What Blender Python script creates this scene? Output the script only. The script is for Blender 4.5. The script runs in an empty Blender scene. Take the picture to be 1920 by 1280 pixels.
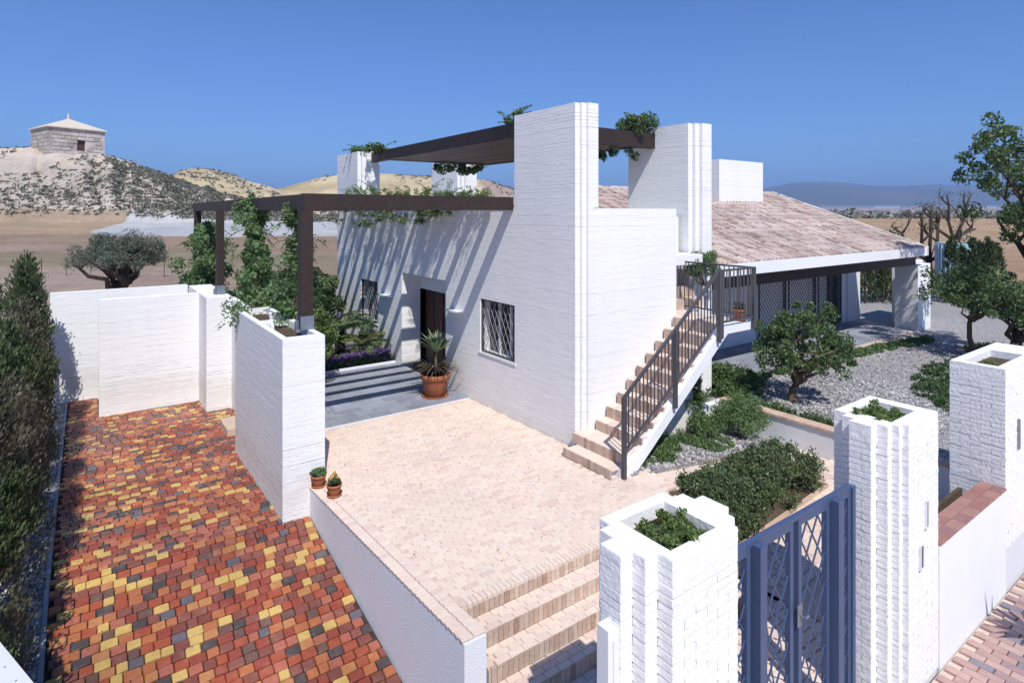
import bpy, math, random
import numpy as np
from math import sin, cos, pi, radians, sqrt, atan2
from mathutils import Vector, Matrix, noise as mn

R = random.Random(7)
rng = np.random.default_rng(11)
sc = bpy.context.scene
COL = sc.collection

# ------------------------------------------------------------------ camera, sky, sun, exposure
HC = 4.1
HEAD = radians(35.78)                       # heading of the camera, turned from +Y towards +X
FW = (sin(HEAD), cos(HEAD)); RT = (cos(HEAD), -sin(HEAD))
cam = bpy.data.cameras.new('camera'); co = bpy.data.objects.new('camera', cam); COL.objects.link(co)
co.location = (0, 0, HC); co.rotation_euler = (radians(90), 0, -HEAD)
cam.sensor_width = 36; cam.lens = 36*1110/1920; cam.shift_y = -0.126
cam.clip_start = .05; cam.clip_end = 20000
sc.camera = co

SUN = Vector((.27, .70, -1.0)).normalized()   # the way the sunlight travels
w = bpy.data.worlds.new('World'); sc.world = w; w.use_nodes = True
nt = w.node_tree; nt.nodes.clear()
sky = nt.nodes.new('ShaderNodeTexSky'); sky.sky_type = 'NISHITA'; sky.sun_disc = False
sky.sun_elevation = math.asin(-SUN.z); sky.sun_rotation = atan2(-SUN.x, -SUN.y)
sky.altitude = 300; sky.air_density = 1.0; sky.dust_density = .35; sky.ozone_density = 3.2
hs = nt.nodes.new('ShaderNodeMix'); hs.data_type = 'RGBA'; hs.blend_type = 'MULTIPLY'; hs.inputs[0].default_value = 1
hs.inputs[7].default_value = (.47, .67, .99, 1)
bg = nt.nodes.new('ShaderNodeBackground'); bg.inputs[1].default_value = .105
wo = nt.nodes.new('ShaderNodeOutputWorld')
nt.links.new(sky.outputs[0], hs.inputs[6]); nt.links.new(hs.outputs[2], bg.inputs[0]); nt.links.new(bg.outputs[0], wo.inputs[0])
sl = bpy.data.lights.new('sun', 'SUN'); sl.energy = 4.2; sl.angle = radians(.53); sl.color = (1, .96, .90)
so = bpy.data.objects.new('sun', sl); COL.objects.link(so)
so.rotation_euler = SUN.to_track_quat('-Z', 'Y').to_euler()
vs = sc.view_settings; vs.view_transform = 'Standard'; vs.look = 'None'; vs.gamma = 1; vs.use_curve_mapping = False
vs.exposure = .39

# ------------------------------------------------------------------ materials
MATS = {}
def newmat(name):
    m = bpy.data.materials.new(name); m.use_nodes = True
    n = m.node_tree; n.nodes.clear()
    out = n.nodes.new('ShaderNodeOutputMaterial'); b = n.nodes.new('ShaderNodeBsdfPrincipled')
    n.links.new(b.outputs[0], out.inputs[0])
    MATS[name] = m
    return m, n, b, out
def N(n, t, **kw):
    x = n.nodes.new(t)
    for k, v in kw.items(): setattr(x, k, v)
    return x
def math_(n, op, a, b=None, c=None, clamp=False):
    x = N(n, 'ShaderNodeMath', operation=op, use_clamp=clamp)
    for i, v in enumerate((a, b, c)):
        if v is None: continue
        if isinstance(v, (int, float)): x.inputs[i].default_value = v
        else: n.links.new(v, x.inputs[i])
    return x.outputs[0]
def pos(n, scale=(1, 1, 1), obj=False):
    g = N(n, 'ShaderNodeTexCoord').outputs['Object'] if obj else N(n, 'ShaderNodeNewGeometry').outputs['Position']
    mp = N(n, 'ShaderNodeMapping'); mp.inputs['Scale'].default_value = scale
    n.links.new(g, mp.inputs[0]); return mp.outputs[0]
def noise(n, vec, scale, detail=4, rough=.55):
    x = N(n, 'ShaderNodeTexNoise'); x.inputs['Scale'].default_value = scale
    x.inputs['Detail'].default_value = detail; x.inputs['Roughness'].default_value = rough
    if vec is not None: n.links.new(vec, x.inputs['Vector'])
    return x.outputs['Fac']
def ramp(n, fac, stops, const=False):
    r = N(n, 'ShaderNodeValToRGB'); cr = r.color_ramp
    cr.interpolation = 'CONSTANT' if const else 'LINEAR'
    while len(cr.elements) < len(stops): cr.elements.new(.5)
    for e, (p, c) in zip(cr.elements, stops):
        e.position = p; e.color = (c[0], c[1], c[2], 1) if isinstance(c, (tuple, list)) else (c, c, c, 1)
    n.links.new(fac, r.inputs[0]); return r.outputs[0]
def mix(n, fac, a, b, mode='MIX'):
    x = N(n, 'ShaderNodeMix', data_type='RGBA', blend_type=mode)
    for i, v in ((0, fac), (6, a), (7, b)):
        if isinstance(v, (int, float)): x.inputs[i].default_value = v
        elif isinstance(v, (tuple, list)): x.inputs[i].default_value = (v[0], v[1], v[2], 1)
        else: n.links.new(v, x.inputs[i])
    return x.outputs[2]
def bump(n, b, h, strength=.3, dist=.01):
    x = N(n, 'ShaderNodeBump'); x.inputs['Strength'].default_value = strength; x.inputs['Distance'].default_value = dist
    n.links.new(h, x.inputs['Height']); n.links.new(x.outputs[0], b.inputs['Normal'])
def rnd(n):
    a = N(n, 'ShaderNodeObjectInfo').outputs['Random']; g = N(n, 'ShaderNodeNewGeometry').outputs['Random Per Island']
    s = math_(n, 'ADD', math_(n, 'MULTIPLY', a, 7.31), math_(n, 'MULTIPLY', g, 5.77)); return math_(n, 'FRACT', s)
def simple(name, col, rough=.8, var=.12, nscale=6, bstr=.2, bscale=40, bdist=.004, metal=0, spec=.3):
    m, n, b, o = newmat(name)
    p = pos(n); f = noise(n, p, nscale, 5)
    c = mix(n, f, tuple(x*(1-var) for x in col), tuple(min(1, x*(1+var)) for x in col))
    n.links.new(c, b.inputs['Base Color']); b.inputs['Roughness'].default_value = rough; b.inputs['Metallic'].default_value = metal
    b.inputs['Specular IOR Level'].default_value = spec
    if bstr: bump(n, b, noise(n, p, bscale, 4), bstr, bdist)
    return m
def leafmat(name, cols, trans=.35, rough=.5, sat=.80):
    m, n, b, o = newmat(name)
    c = ramp(n, rnd(n), [(i/max(1, len(cols)-1), x) for i, x in enumerate(cols)])
    c = mix(n, math_(n, 'MULTIPLY', noise(n, pos(n), 1.6, 2), .4), c, (.55, .55, .5), 'MULTIPLY')
    hv = N(n, 'ShaderNodeHueSaturation'); hv.inputs['Saturation'].default_value = sat; n.links.new(c, hv.inputs['Color']); c = hv.outputs[0]
    n.links.new(c, b.inputs['Base Color']); b.inputs['Roughness'].default_value = rough; b.inputs['Specular IOR Level'].default_value = .4
    t = N(n, 'ShaderNodeBsdfTranslucent'); n.links.new(mix(n, 1., c, (1.15, 1.25, .55), 'MULTIPLY'), t.inputs[0])
    s = N(n, 'ShaderNodeMixShader'); s.inputs[0].default_value = trans
    n.links.new(b.outputs[0], s.inputs[1]); n.links.new(t.outputs[0], s.inputs[2]); n.links.new(s.outputs[0], o.inputs[0])
    return m

# white painted masonry with rough horizontal courses; lines come and go
def white_wall(name, base=.83, lines=1.0, course=.062):
    m, n, b, o = newmat(name)
    p = pos(n)
    sx = N(n, 'ShaderNodeSeparateXYZ'); n.links.new(p, sx.inputs[0]); z = sx.outputs[2]
    wob = math_(n, 'MULTIPLY', math_(n, 'SUBTRACT', noise(n, pos(n, (3, 3, 9)), 1, 3), .5), .035)
    zz = math_(n, 'DIVIDE', math_(n, 'ADD', z, wob), course)
    fr = math_(n, 'ABSOLUTE', math_(n, 'SUBTRACT', math_(n, 'FRACT', zz), .5))
    line = math_(n, 'SMOOTH_MIN', math_(n, 'MULTIPLY', math_(n, 'SUBTRACT', .5, fr), 9), 1, .2)       # 0 in the joint
    row = N(n, 'ShaderNodeTexWhiteNoise', noise_dimensions='1D'); n.links.new(math_(n, 'FLOOR', math_(n, 'ADD', zz, .5)), row.inputs['W'])
    row2 = N(n, 'ShaderNodeTexWhiteNoise', noise_dimensions='1D'); n.links.new(math_(n, 'FLOOR', zz), row2.inputs['W'])
    patch = math_(n, 'ADD', math_(n, 'MULTIPLY', noise(n, pos(n, (.8, .8, 3)), 1.3, 4, .6), .75), math_(n, 'MULTIPLY', noise(n, pos(n, (.05, .05, 1.5)), 1, 3), .95))
    act = math_(n, 'MULTIPLY', math_(n, 'SUBTRACT', math_(n, 'ADD', math_(n, 'MULTIPLY', row.outputs[0], .34), patch), 1.035), 5.0, clamp=True)
    thin = math_(n, 'SUBTRACT', 1, line, clamp=True)
    brk = math_(n, 'MULTIPLY', math_(n, 'SUBTRACT', noise(n, pos(n, (6, 6, 22)), 1, 4, .65), .40), 5, clamp=True)
    joint = math_(n, 'MULTIPLY', math_(n, 'MULTIPLY', thin, act), brk)
    pits = math_(n, 'MULTIPLY', math_(n, 'SUBTRACT', noise(n, pos(n, (10, 10, 24)), 2.2, 5, .7), .56, clamp=True), 5, clamp=True)
    lay_ = N(n, 'ShaderNodeTexWhiteNoise', noise_dimensions='1D'); n.links.new(math_(n, 'FLOOR', math_(n, 'DIVIDE', zz, 4.3)), lay_.inputs['W'])
    h = math_(n, 'ADD', math_(n, 'ADD', math_(n, 'MULTIPLY', row2.outputs[0], .16), math_(n, 'MULTIPLY', lay_.outputs[0], .7)), math_(n, 'MULTIPLY', noise(n, pos(n, (3, 3, 11)), 1, 5, .65), 1.3))
    h = math_(n, 'SUBTRACT', math_(n, 'ADD', h, math_(n, 'MULTIPLY', noise(n, p, 45, 4), .4)), math_(n, 'ADD', math_(n, 'MULTIPLY', joint, 1.6*lines), math_(n, 'MULTIPLY', math_(n, 'ADD', math_(n, 'MULTIPLY', thin, .07), math_(n, 'MULTIPLY', pits, .5)), lines)))
    bump(n, b, h, .50, .014)
    dirt = noise(n, pos(n, (1.2, 1.2, .35)), 1.2, 5)
    c = mix(n, dirt, (base*1.03, base*1.03, base*1.02), (base*.91, base*.915, base*.92))
    c = mix(n, math_(n, 'MULTIPLY', joint, .7*lines), c, (.25, .27, .30))
    c = mix(n, math_(n, 'MULTIPLY', math_(n, 'MULTIPLY', pits, noise(n, pos(n, (1, 1, 2)), 1.5, 3)), .38*lines), c, (.42, .44, .48))
    drip = math_(n, 'MULTIPLY', math_(n, 'SUBTRACT', noise(n, pos(n, (5.3, 5.9, .5)), 1, 5, .65), .58, clamp=True), .7)
    c = mix(n, drip, c, (.52, .52, .52))
    splash = math_(n, 'MULTIPLY', math_(n, 'SUBTRACT', 1, math_(n, 'MULTIPLY', math_(n, 'ABSOLUTE', math_(n, 'ADD', z, .1)), 2.2), clamp=True), math_(n, 'MULTIPLY', noise(n, pos(n, (5, 5, 9)), 1, 4), .55))
    c = mix(n, splash, c, (.50, .43, .37))
    n.links.new(c, b.inputs['Base Color']); b.inputs['Roughness'].default_value = .85; b.inputs['Specular IOR Level'].default_value = .15
    return m
M_WALL = white_wall('white_masonry')
M_WALL2 = white_wall('white_masonry_plain', .83, .5)
M_STUCCO = simple('white_stucco', (.72, .74, .78), .9, .06, 1.2, .6, 55, .012)
M_PBRICK = simple('painted_brick', (.80, .80, .80), .85, .07, 9, .7, 26, .012)
M_MORTAR = simple('painted_joint', (.66, .67, .70), .95, .15, 20, .5, 60, .006)
M_FASCIA = simple('white_fascia', (.78, .79, .8), .7, .05, 3, .15)
M_WOOD = None
def wood(name, c1, c2, sc_=(2, 2, 30)):
    m, n, b, o = newmat(name)
    f = noise(n, pos(n, sc_), 1.5, 6, .65)
    n.links.new(ramp(n, f, [(.3, c1), (.7, c2)]), b.inputs['Base Color']); b.inputs['Roughness'].default_value = .6
    bump(n, b, f, .35, .006); return m
M_WOOD = wood('dark_stained_timber', (.012, .007, .006), (.042, .024, .018), (14, 3, 14))
M_BOARD = wood('dark_stained_boards', (.03, .017, .012), (.085, .05, .036), (20, 2, 20))
M_BOARD_DOOR = wood('dark_door_wood', (.035, .014, .007), (.11, .05, .028), (20, 20, 3))
M_GATE = simple('blue_grey_gate_paint', (.055, .085, .17), .45, .1, 8, .05, metal=0, spec=.5)
M_RAIL = simple('grey_rail_paint', (.065, .062, .072), .45, .1, 8, .05, spec=.5)
M_SHOE = simple('galvanised_shoe', (.25, .28, .34), .4, .2, 15, .1, metal=.6)
M_IRON = simple('pale_lattice_iron', (.30, .31, .33), .5, .1, 9, .05, spec=.5)
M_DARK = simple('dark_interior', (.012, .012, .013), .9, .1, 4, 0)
M_SOIL = simple('dark_soil', (.09, .065, .045), .95, .4, 14, .9, 40, .03)
M_TERRA = simple('terracotta', (.34, .115, .055), .75, .2, 9, .15, 40)
M_TWHITE = simple('white_metal', (.72, .74, .76), .4, .04, 5, 0, spec=.5)
M_TANK = simple('pale_blue_tank', (.35, .5, .58), .5, .15, 2, 0)
mg, n, b, o = newmat('dark_glass'); b.inputs['Base Color'].default_value = (.02, .03, .035, 1); b.inputs['Roughness'].default_value = .08; b.inputs['Specular IOR Level'].default_value = .6
M_GLASS = mg

def brickmat(name, stops, const=True, rough=.8, mott=.35, bs=.5, gloss=None, chips=None, stain=.75):
    m, n, b, o = newmat(name)
    r = rnd(n); c = ramp(n, r, stops, const)
    p = pos(n); f = noise(n, p, 22, 5, .65)
    c = mix(n, mott, c, ramp(n, f, [(.3, .35), (.7, 1.0)]), 'MULTIPLY')
    c = mix(n, math_(n, 'MULTIPLY', math_(n, 'SUBTRACT', noise(n, p, 7, 5, .7), .52, clamp=True), 1.3), c, chips or (.55, .5, .46))
    c = mix(n, 1., c, ramp(n, noise(n, p, .75, 6, .62), [(.36, stain), (.58, 1.0)]), 'MULTIPLY')
    n.links.new(c, b.inputs['Base Color']); b.inputs['Roughness'].default_value = rough
    if gloss: n.links.new(ramp(n, noise(n, p, .8, 3), [(.4, gloss), (.6, rough)]), b.inputs['Roughness'])
    bump(n, b, math_(n, 'ADD', noise(n, p, 60, 4), math_(n, 'MULTIPLY', f, 1.5)), bs, .006)
    return m
M_PAVER = brickmat('glazed_pavers', [(0, (.37, .080, .035)), (.13, (.46, .15, .055)), (.25, (.30, .060, .035)), (.34, (.25, .080, .056)), (.44, (.42, .13, .08)), (.55, (.50, .21, .08)),
     (.64, (.22, .065, .045)), (.71, (.63, .42, .13)), (.85, (.080, .060, .058)), (.92, (.16, .08, .062)), (.98, (.14, .12, .14))], True, .72, .35, .5, .38, (.42, .27, .20), .68)
M_PATIO = brickmat('pale_patio_brick', [(0, (.72, .585, .49)), (.25, (.75, .62, .52)), (.5, (.71, .565, .48)), (.7, (.74, .61, .51)), (.88, (.67, .52, .45)), (.95, (.70, .59, .52))], True, .9, .15, .5, None, (.76, .65, .57), .92)
M_RISER = brickmat('worn_riser_brick', [(0, (.60, .44, .34)), (.3, (.64, .49, .39)), (.55, (.56, .40, .31)), (.75, (.67, .53, .43)), (.95, (.46, .30, .23))], True, .9, .4, .6, None, (.70, .58, .48))
M_SLATE = brickmat('grey_stone_tile', [(0, (.30, .32, .37)), (.4, (.34, .36, .42)), (.75, (.27, .29, .35))], True, .75, .3, .4, None, (.42, .43, .47))
M_STREET = brickmat('pink_street_paver', [(0, (.44, .28, .25)), (.35, (.50, .34, .30)), (.6, (.34, .23, .23)), (.72, (.24, .22, .26)), (.85, (.52, .38, .34))], True, .85, .25, .4, None, (.5, .42, .4))
M_COPING = brickmat('coping_terracotta', [(0, (.36, .17, .14)), (.4, (.42, .22, .18)), (.75, (.33, .17, .16))], True, .7, .25, .3, None, (.48, .33, .3))
M_COPPALE = brickmat('coping_pale_brick', [(0, (.62, .44, .34)), (.5, (.68, .5, .4))], True, .9, .25, .3)
M_TILE = brickmat('weathered_roof_tile', [(0, (.58, .46, .41)), (.3, (.66, .55, .49)), (.5, (.48, .35, .31)), (.68, (.60, .50, .47)), (.86, (.38, .27, .24)), (.95, (.72, .62, .55))], True, .9, .6, .7, None, (.70, .64, .60))
M_JOINT = simple('mortar_sand', (.56, .45, .38), .95, .2, 18, .4)
M_JDARK = simple('dark_joint', (.05, .032, .028), .95, .3, 18, .4)
M_GRAVEL = None
m, n, b, o = newmat('grey_gravel'); M_GRAVEL = m
v = N(n, 'ShaderNodeTexVoronoi'); v.inputs['Scale'].default_value = 34; n.links.new(pos(n), v.inputs['Vector'])
hsv = N(n, 'ShaderNodeSeparateColor'); n.links.new(v.outputs['Color'], hsv.inputs[0])
n.links.new(mix(n, math_(n, 'MULTIPLY', noise(n, pos(n), .9, 3), .4), ramp(n, hsv.outputs[0], [(0, (.15, .15, .17)), (.35, (.28, .27, .28)), (.7, (.42, .40, .40)), (1, (.56, .54, .53))]), (.32, .30, .29)), b.inputs['Base Color'])
b.inputs['Roughness'].default_value = .9; bump(n, b, math_(n, 'SUBTRACT', 1, v.outputs['Distance']), 1., .03)
M_STONE = brickmat('gravel_stone', [(0, (.18, .18, .20)), (.3, (.32, .31, .32)), (.6, (.46, .44, .43)), (.85, (.62, .60, .58))], True, .85, .2, .2)
M_BARK = simple('bark', (.16, .11, .075), .95, .35, 20, .9, 30, .03)
M_BARKD = simple('dark_bark', (.07, .055, .045), .95, .35, 20, .9, 30, .03)
L_CIT = leafmat('citrus_leaf', [(0.050, 0.108, 0.029), (0.086, 0.172, 0.043), (0.158, 0.258, 0.065), (0.043, 0.079, 0.026)], .3)
L_OLI = leafmat('olive_leaf', [(0.081, 0.103, 0.075), (0.138, 0.172, 0.127), (0.196, 0.230, 0.178), (0.063, 0.081, 0.052)], .25)
L_CYP = leafmat('cypress_leaf', [(0.031, 0.059, 0.022), (0.063, 0.106, 0.031), (0.099, 0.156, 0.042), (0.042, 0.056, 0.028)], .2)
L_CYB = leafmat('cypress_browned', [(0.100, 0.091, 0.058), (0.150, 0.142, 0.083), (0.083, 0.100, 0.050)], .2)
L_VINE = leafmat('vine_leaf', [(0.080, 0.180, 0.054), (0.144, 0.269, 0.080), (0.215, 0.359, 0.126), (0.054, 0.126, 0.044)], .4)
L_LIME = leafmat('light_climber_leaf', [(0.143, 0.231, 0.050), (0.209, 0.308, 0.066), (0.099, 0.176, 0.044)], .45)
L_COVER = leafmat('ground_cover_leaf', [(0.088, 0.176, 0.050), (0.141, 0.264, 0.062), (0.070, 0.123, 0.035)], .3)
L_DARKG = leafmat('dark_cover_leaf', [(0.040, 0.090, 0.029), (0.064, 0.134, 0.036), (0.090, 0.162, 0.050)], .25)
L_SHRUB = leafmat('shrub_leaf', [(.06, .13, .035), (.10, .19, .05), (.17, .26, .08), (.12, .12, .06), (.05, .10, .035)], .3)
L_YUC = leafmat('yucca_leaf', [(0.160, 0.240, 0.112), (0.272, 0.368, 0.192), (0.112, 0.176, 0.096)], .2)
L_RED = leafmat('bronze_leaf', [(0.112, 0.080, 0.064), (0.176, 0.136, 0.096), (0.080, 0.048, 0.048)], .2)
L_PURP = leafmat('violet_petal', [(0.126, 0.036, 0.306), (0.234, 0.072, 0.486), (0.090, 0.027, 0.180)], .3)
L_YEL = leafmat('yellow_petal', [(0.750, 0.420, 0.030), (0.800, 0.550, 0.050)], .3)
L_SCRUB = leafmat('scrub_leaf', [(0.166, 0.166, 0.127), (0.234, 0.225, 0.166), (0.117, 0.127, 0.088)], .1)
M_TERRAIN, n, b, o = newmat('terrain')
at_ = N(n, 'ShaderNodeAttribute', attribute_name='ground')
f = noise(n, pos(n, (1, 1, 3)), .25, 8, .65)
c = mix(n, .55, at_.outputs['Color'], ramp(n, f, [(.3, .55), (.7, 1.1)]), 'MULTIPLY')
n.links.new(mix(n, .35, c, ramp(n, noise(n, pos(n), 2.2, 5, .7), [(.35, .6), (.65, 1.1)]), 'MULTIPLY'), b.inputs['Base Color'])
b.inputs['Roughness'].default_value = 1; b.inputs['Specular IOR Level'].default_value = 0
bump(n, b, noise(n, pos(n), 1.1, 8, .7), .8, .5)

# ------------------------------------------------------------------ mesh helpers
class MB:
    def __init__(s): s.v = []; s.f = []
    def add(s, vs, fs):
        k = len(s.v); s.v += [tuple(p) for p in vs]; s.f += [tuple(i+k for i in q) for q in fs]; return s
    def box(s, x0, x1, y0, y1, z0, z1):
        return s.add([(x0,y0,z0),(x1,y0,z0),(x1,y1,z0),(x0,y1,z0),(x0,y0,z1),(x1,y0,z1),(x1,y1,z1),(x0,y1,z1)],
              [(0,3,2,1),(4,5,6,7),(0,1,5,4),(1,2,6,5),(2,3,7,6),(3,0,4,7)])
    def prism(s, poly, z0, z1):
        a = sum(poly[i][0]*poly[(i+1)%len(poly)][1]-poly[(i+1)%len(poly)][0]*poly[i][1] for i in range(len(poly)))
        if a < 0: poly = poly[::-1]
        n = len(poly); g = lambda z, p: z(p) if callable(z) else z
        vs = [(x, y, g(z0, (x, y))) for x, y in poly]+[(x, y, g(z1, (x, y))) for x, y in poly]
        return s.add(vs, [tuple(range(n))[::-1], tuple(range(n, 2*n))]+[(i, (i+1)%n, n+(i+1)%n, n+i) for i in range(n)])
    def prism_y(s, poly, y0, y1):      # polygon in x,z
        n = len(poly)
        a = sum(poly[i][0]*poly[(i+1)%n][1]-poly[(i+1)%n][0]*poly[i][1] for i in range(n))
        if a < 0: poly = poly[::-1]
        vs = [(x, y0, z) for x, z in poly]+[(x, y1, z) for x, z in poly]
        return s.add(vs, [tuple(range(n)), tuple(range(n, 2*n))[::-1]]+[(n+i, n+(i+1)%n, (i+1)%n, i) for i in range(n)])
    def bar(s, a, b, w, h=None, up=(0, 0, 1)):
        a = Vector(a); b = Vector(b); h = h or w; d = (b-a).normalized(); u = Vector(up)
        if abs(d.dot(u)) > .99: u = Vector((0, 1, 0))
        r = d.cross(u).normalized()*w/2; t = r.cross(d).normalized()*h/2
        vs = [a-r-t, a+r-t, a+r+t, a-r+t, b-r-t, b+r-t, b+r+t, b-r+t]
        return s.add(vs, [(0,1,2,3),(7,6,5,4),(0,4,5,1),(1,5,6,2),(2,6,7,3),(3,7,4,0)])
    def tube(s, pts, rs, n=6):
        pts = [Vector(p) for p in pts]; k0 = len(s.v); L = len(pts)
        u = Vector((0, 0, 1))
        for i, p in enumerate(pts):
            d = (pts[min(i+1, L-1)]-pts[max(i-1, 0)])
            d = d.normalized() if d.length > 1e-6 else Vector((0, 0, 1))
            uu = Vector((1, 0, 0)) if abs(d.z) > .9 else u
            a = d.cross(uu).normalized(); bb = d.cross(a).normalized()
            for j in range(n):
                t = 2*pi*j/n; s.v.append(tuple(p+(a*cos(t)+bb*sin(t))*rs[i]))
        for i in range(L-1):
            for j in range(n):
                a = k0+i*n+j; b2 = k0+i*n+(j+1)%n; s.f.append((a, a+n, b2+n, b2))
        s.f.append(tuple(range(k0, k0+n))); s.f.append(tuple(range(k0+(L-1)*n, k0+L*n))[::-1]); return s
    def lathe(s, prof, c=(0, 0, 0), n=24):
        k0 = len(s.v)
        for r, z in prof:
            for j in range(n): t = 2*pi*j/n; s.v.append((c[0]+r*cos(t), c[1]+r*sin(t), c[2]+z))
        for i in range(len(prof)-1):
            for j in range(n):
                a = k0+i*n+j; b2 = k0+i*n+(j+1)%n; s.f.append((a, b2, b2+n, a+n))
        s.f.append(tuple(range(k0, k0+n))[::-1]); return s
    def mesh(s, name, mat, smooth=False):
        me = bpy.data.meshes.new(name); me.from_pydata(s.v, [], s.f); me.materials.append(mat)
        if smooth: me.polygons.foreach_set('use_smooth', [True]*len(me.polygons))
        me.update(); return me
    def build(s, name, mat, parent=None, smooth=False): return link(name, s.mesh(name, mat, smooth), parent)
def link(name, me, parent=None, world=True, loc=None):
    o = bpy.data.objects.new(name, me); COL.objects.link(o)
    if parent is not None:
        o.parent = parent
        if world:
            q = parent; off = Vector((0, 0, 0))
            while q is not None: off += q.location; q = q.parent
            o.location = -off
    if loc is not None: o.location = loc
    return o
def tag(o, label, cat, group=None, kind=None):
    o['label'] = label; o['category'] = cat
    if group: o['group'] = group
    if kind: o['kind'] = kind
    return o
def thing(name, label, cat, loc=(0, 0, 0), group=None):
    o = bpy.data.objects.new(name, None); COL.objects.link(o); o.location = loc; o.empty_display_size = .2
    return tag(o, label, cat, group)
def struct(o): o['kind'] = 'structure'; return o
def stuff(o): o['kind'] = 'stuff'; return o
def offs(parent):
    v = Vector((0, 0, 0)); q = parent
    while q is not None: v += q.location; q = q.parent
    return v
def put(name, me, parent, loc, rot=(0, 0, 0), scale=(1, 1, 1)):
    o = bpy.data.objects.new(name, me); COL.objects.link(o); o.parent = parent
    o.location = Vector(loc)-offs(parent); o.rotation_euler = rot; o.scale = scale; return o
def copy_tree(o, loc, label=None, parent=None):
    c = o.copy(); COL.objects.link(c)
    if parent is None: c.location = loc
    else: c.parent = parent
    if label: c['label'] = label
    for ch in list(o.children): copy_tree(ch, None, None, c)
    return c
def blockmesh(name, mat, ch=.06, jit=.02, seed=0, corner=0.0):
    """unit block (1x1x1, base at z=0) with chamfered, slightly uneven top"""
    r = random.Random(seed); b = MB()
    def ring(i, z):
        h = .5-i; k = corner
        base = [(-h+k, -h), (h-k, -h), (h, -h+k), (h, h-k), (h-k, h), (-h+k, h), (-h, h-k), (-h, -h+k)] if k else [(-h, -h), (h, -h), (h, h), (-h, h)]
        return [(x+r.uniform(-jit, jit), y+r.uniform(-jit, jit), z+r.uniform(-jit, jit)*(1 if z else 0)) for x, y in base]
    a = ring(0, 0); c = ring(0, .82); d = ring(ch, 1); n = len(a)
    b.add(a+c+d, [(i, (i+1)%n, n+(i+1)%n, n+i) for i in range(n)]+[(n+i, n+(i+1)%n, 2*n+(i+1)%n, 2*n+i) for i in range(n)]+[tuple(range(2*n, 3*n))])
    return b.mesh(name, mat)
def lay(items, name, variants, parent, maxparts=300, key=None, mat=None):
    """items: (loc, rot, scale). The nearest become parts, the rest one stuff part of real geometry."""
    items = sorted(items, key=key or (lambda t: (Vector(t[0])-Vector((0, 0, HC))).length))
    for i, (l, rr, s_) in enumerate(items[:maxparts]):
        put(name, variants[i % len(variants)], parent, l, rr, s_)
    rest = items[maxparts:]
    if rest:
        b = MB()
        vd = [([Vector(v.co) for v in me.vertices], [tuple(p.vertices) for p in me.polygons]) for me in variants]
        for i, (l, rr, s_) in enumerate(rest):
            from mathutils import Euler
            mt = Matrix.Translation(l) @ Euler(rr).to_matrix().to_4x4() @ Matrix.Diagonal((*s_, 1))
            vv, ff = vd[i % len(vd)]; b.add([mt @ p for p in vv], ff)
        stuff(b.build('more_'+name+'s', variants[0].materials[0], parent))

def leaves(name, P, size, mat, parent=None, aspect=.45, up=.3, dirs=None, fold=.0, var=.35):
    """one mesh of many small rhombic leaves at points P"""
    P = np.asarray(P, float); n = len(P)
    if dirs is None:
        d = rng.normal(size=(n, 3)); d[:, 2] += up
    else: d = np.asarray(dirs, float)+rng.normal(size=(n, 3))*.25
    d /= np.linalg.norm(d, axis=1)[:, None]+1e-9
    q = rng.normal(size=(n, 3)); s = np.cross(d, q); s /= np.linalg.norm(s, axis=1)[:, None]+1e-9
    L = size*(1+rng.uniform(-var, var, n))[:, None]
    v = np.empty((n, 4, 3)); v[:, 0] = P-d*L/2; v[:, 2] = P+d*L/2; m_ = P+d*L*.05
    v[:, 1] = m_+s*L*aspect/2; v[:, 3] = m_-s*L*aspect/2
    me = bpy.data.meshes.new(name)
    me.vertices.add(n*4); me.vertices.foreach_set('co', v.ravel())
    me.loops.add(n*4); me.loops.foreach_set('vertex_index', np.arange(n*4, dtype=np.int32))
    me.polygons.add(n); me.polygons.foreach_set('loop_start', np.arange(0, n*4, 4, dtype=np.int32)); me.polygons.foreach_set('loop_total', np.full(n, 4, dtype=np.int32))
    me.materials.append(mat); me.update(); me.validate()
    return link(name, me, parent)
def clump_points(centers, rad, n, flat=1.0):
    C = np.asarray(centers, float); k = rng.integers(0, len(C), n)
    r = np.asarray(rad)*np.ones(len(C)); g = rng.normal(size=(n, 3)); g /= np.linalg.norm(g, axis=1)[:, None]
    g *= (rng.uniform(.15, 1, n)**.5)[:, None]; g[:, 2] *= flat
    return C[k]+g*r[k][:, None]
def ell_clumps(c, r, n, inner=.45, zmin=-1.):
    out = []
    while len(out) < n:
        d = rng.normal(size=3); d /= np.linalg.norm(d)
        if d[2] < zmin: continue
        out.append(np.array(c)+d*np.array(r)*rng.uniform(inner, 1))
    return np.array(out)
def limb(b, a, e, r0, r1, wob=.12, seg=5, n=6):
    a = Vector(a); e = Vector(e); L = (e-a).length; pts = []
    for i in range(seg+1):
        t = i/seg; p = a.lerp(e, t)
        if 0 < i < seg: p += Vector((R.uniform(-1, 1), R.uniform(-1, 1), R.uniform(-.5, .5)))*L*wob
        pts.append(p)
    b.tube(pts, [r0+(r1-r0)*i/seg for i in range(seg+1)], n); return pts

def site(px, d, z=0.0):   # ground point on the bearing of a distant feature, d metres ahead
    r = (px-960)/1110*d
    return (FW[0]*d+RT[0]*r, FW[1]*d+RT[1]*r, z)

# ------------------------------------------------------------------ levels
def drive_z(y): return -.40-.02*(y-9) if y >= 9 else -.40-.235*(9-y)
def ramp_z(x): return 0 if x < 6.9 else max(-.52, -.12*(x-6.9))

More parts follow.
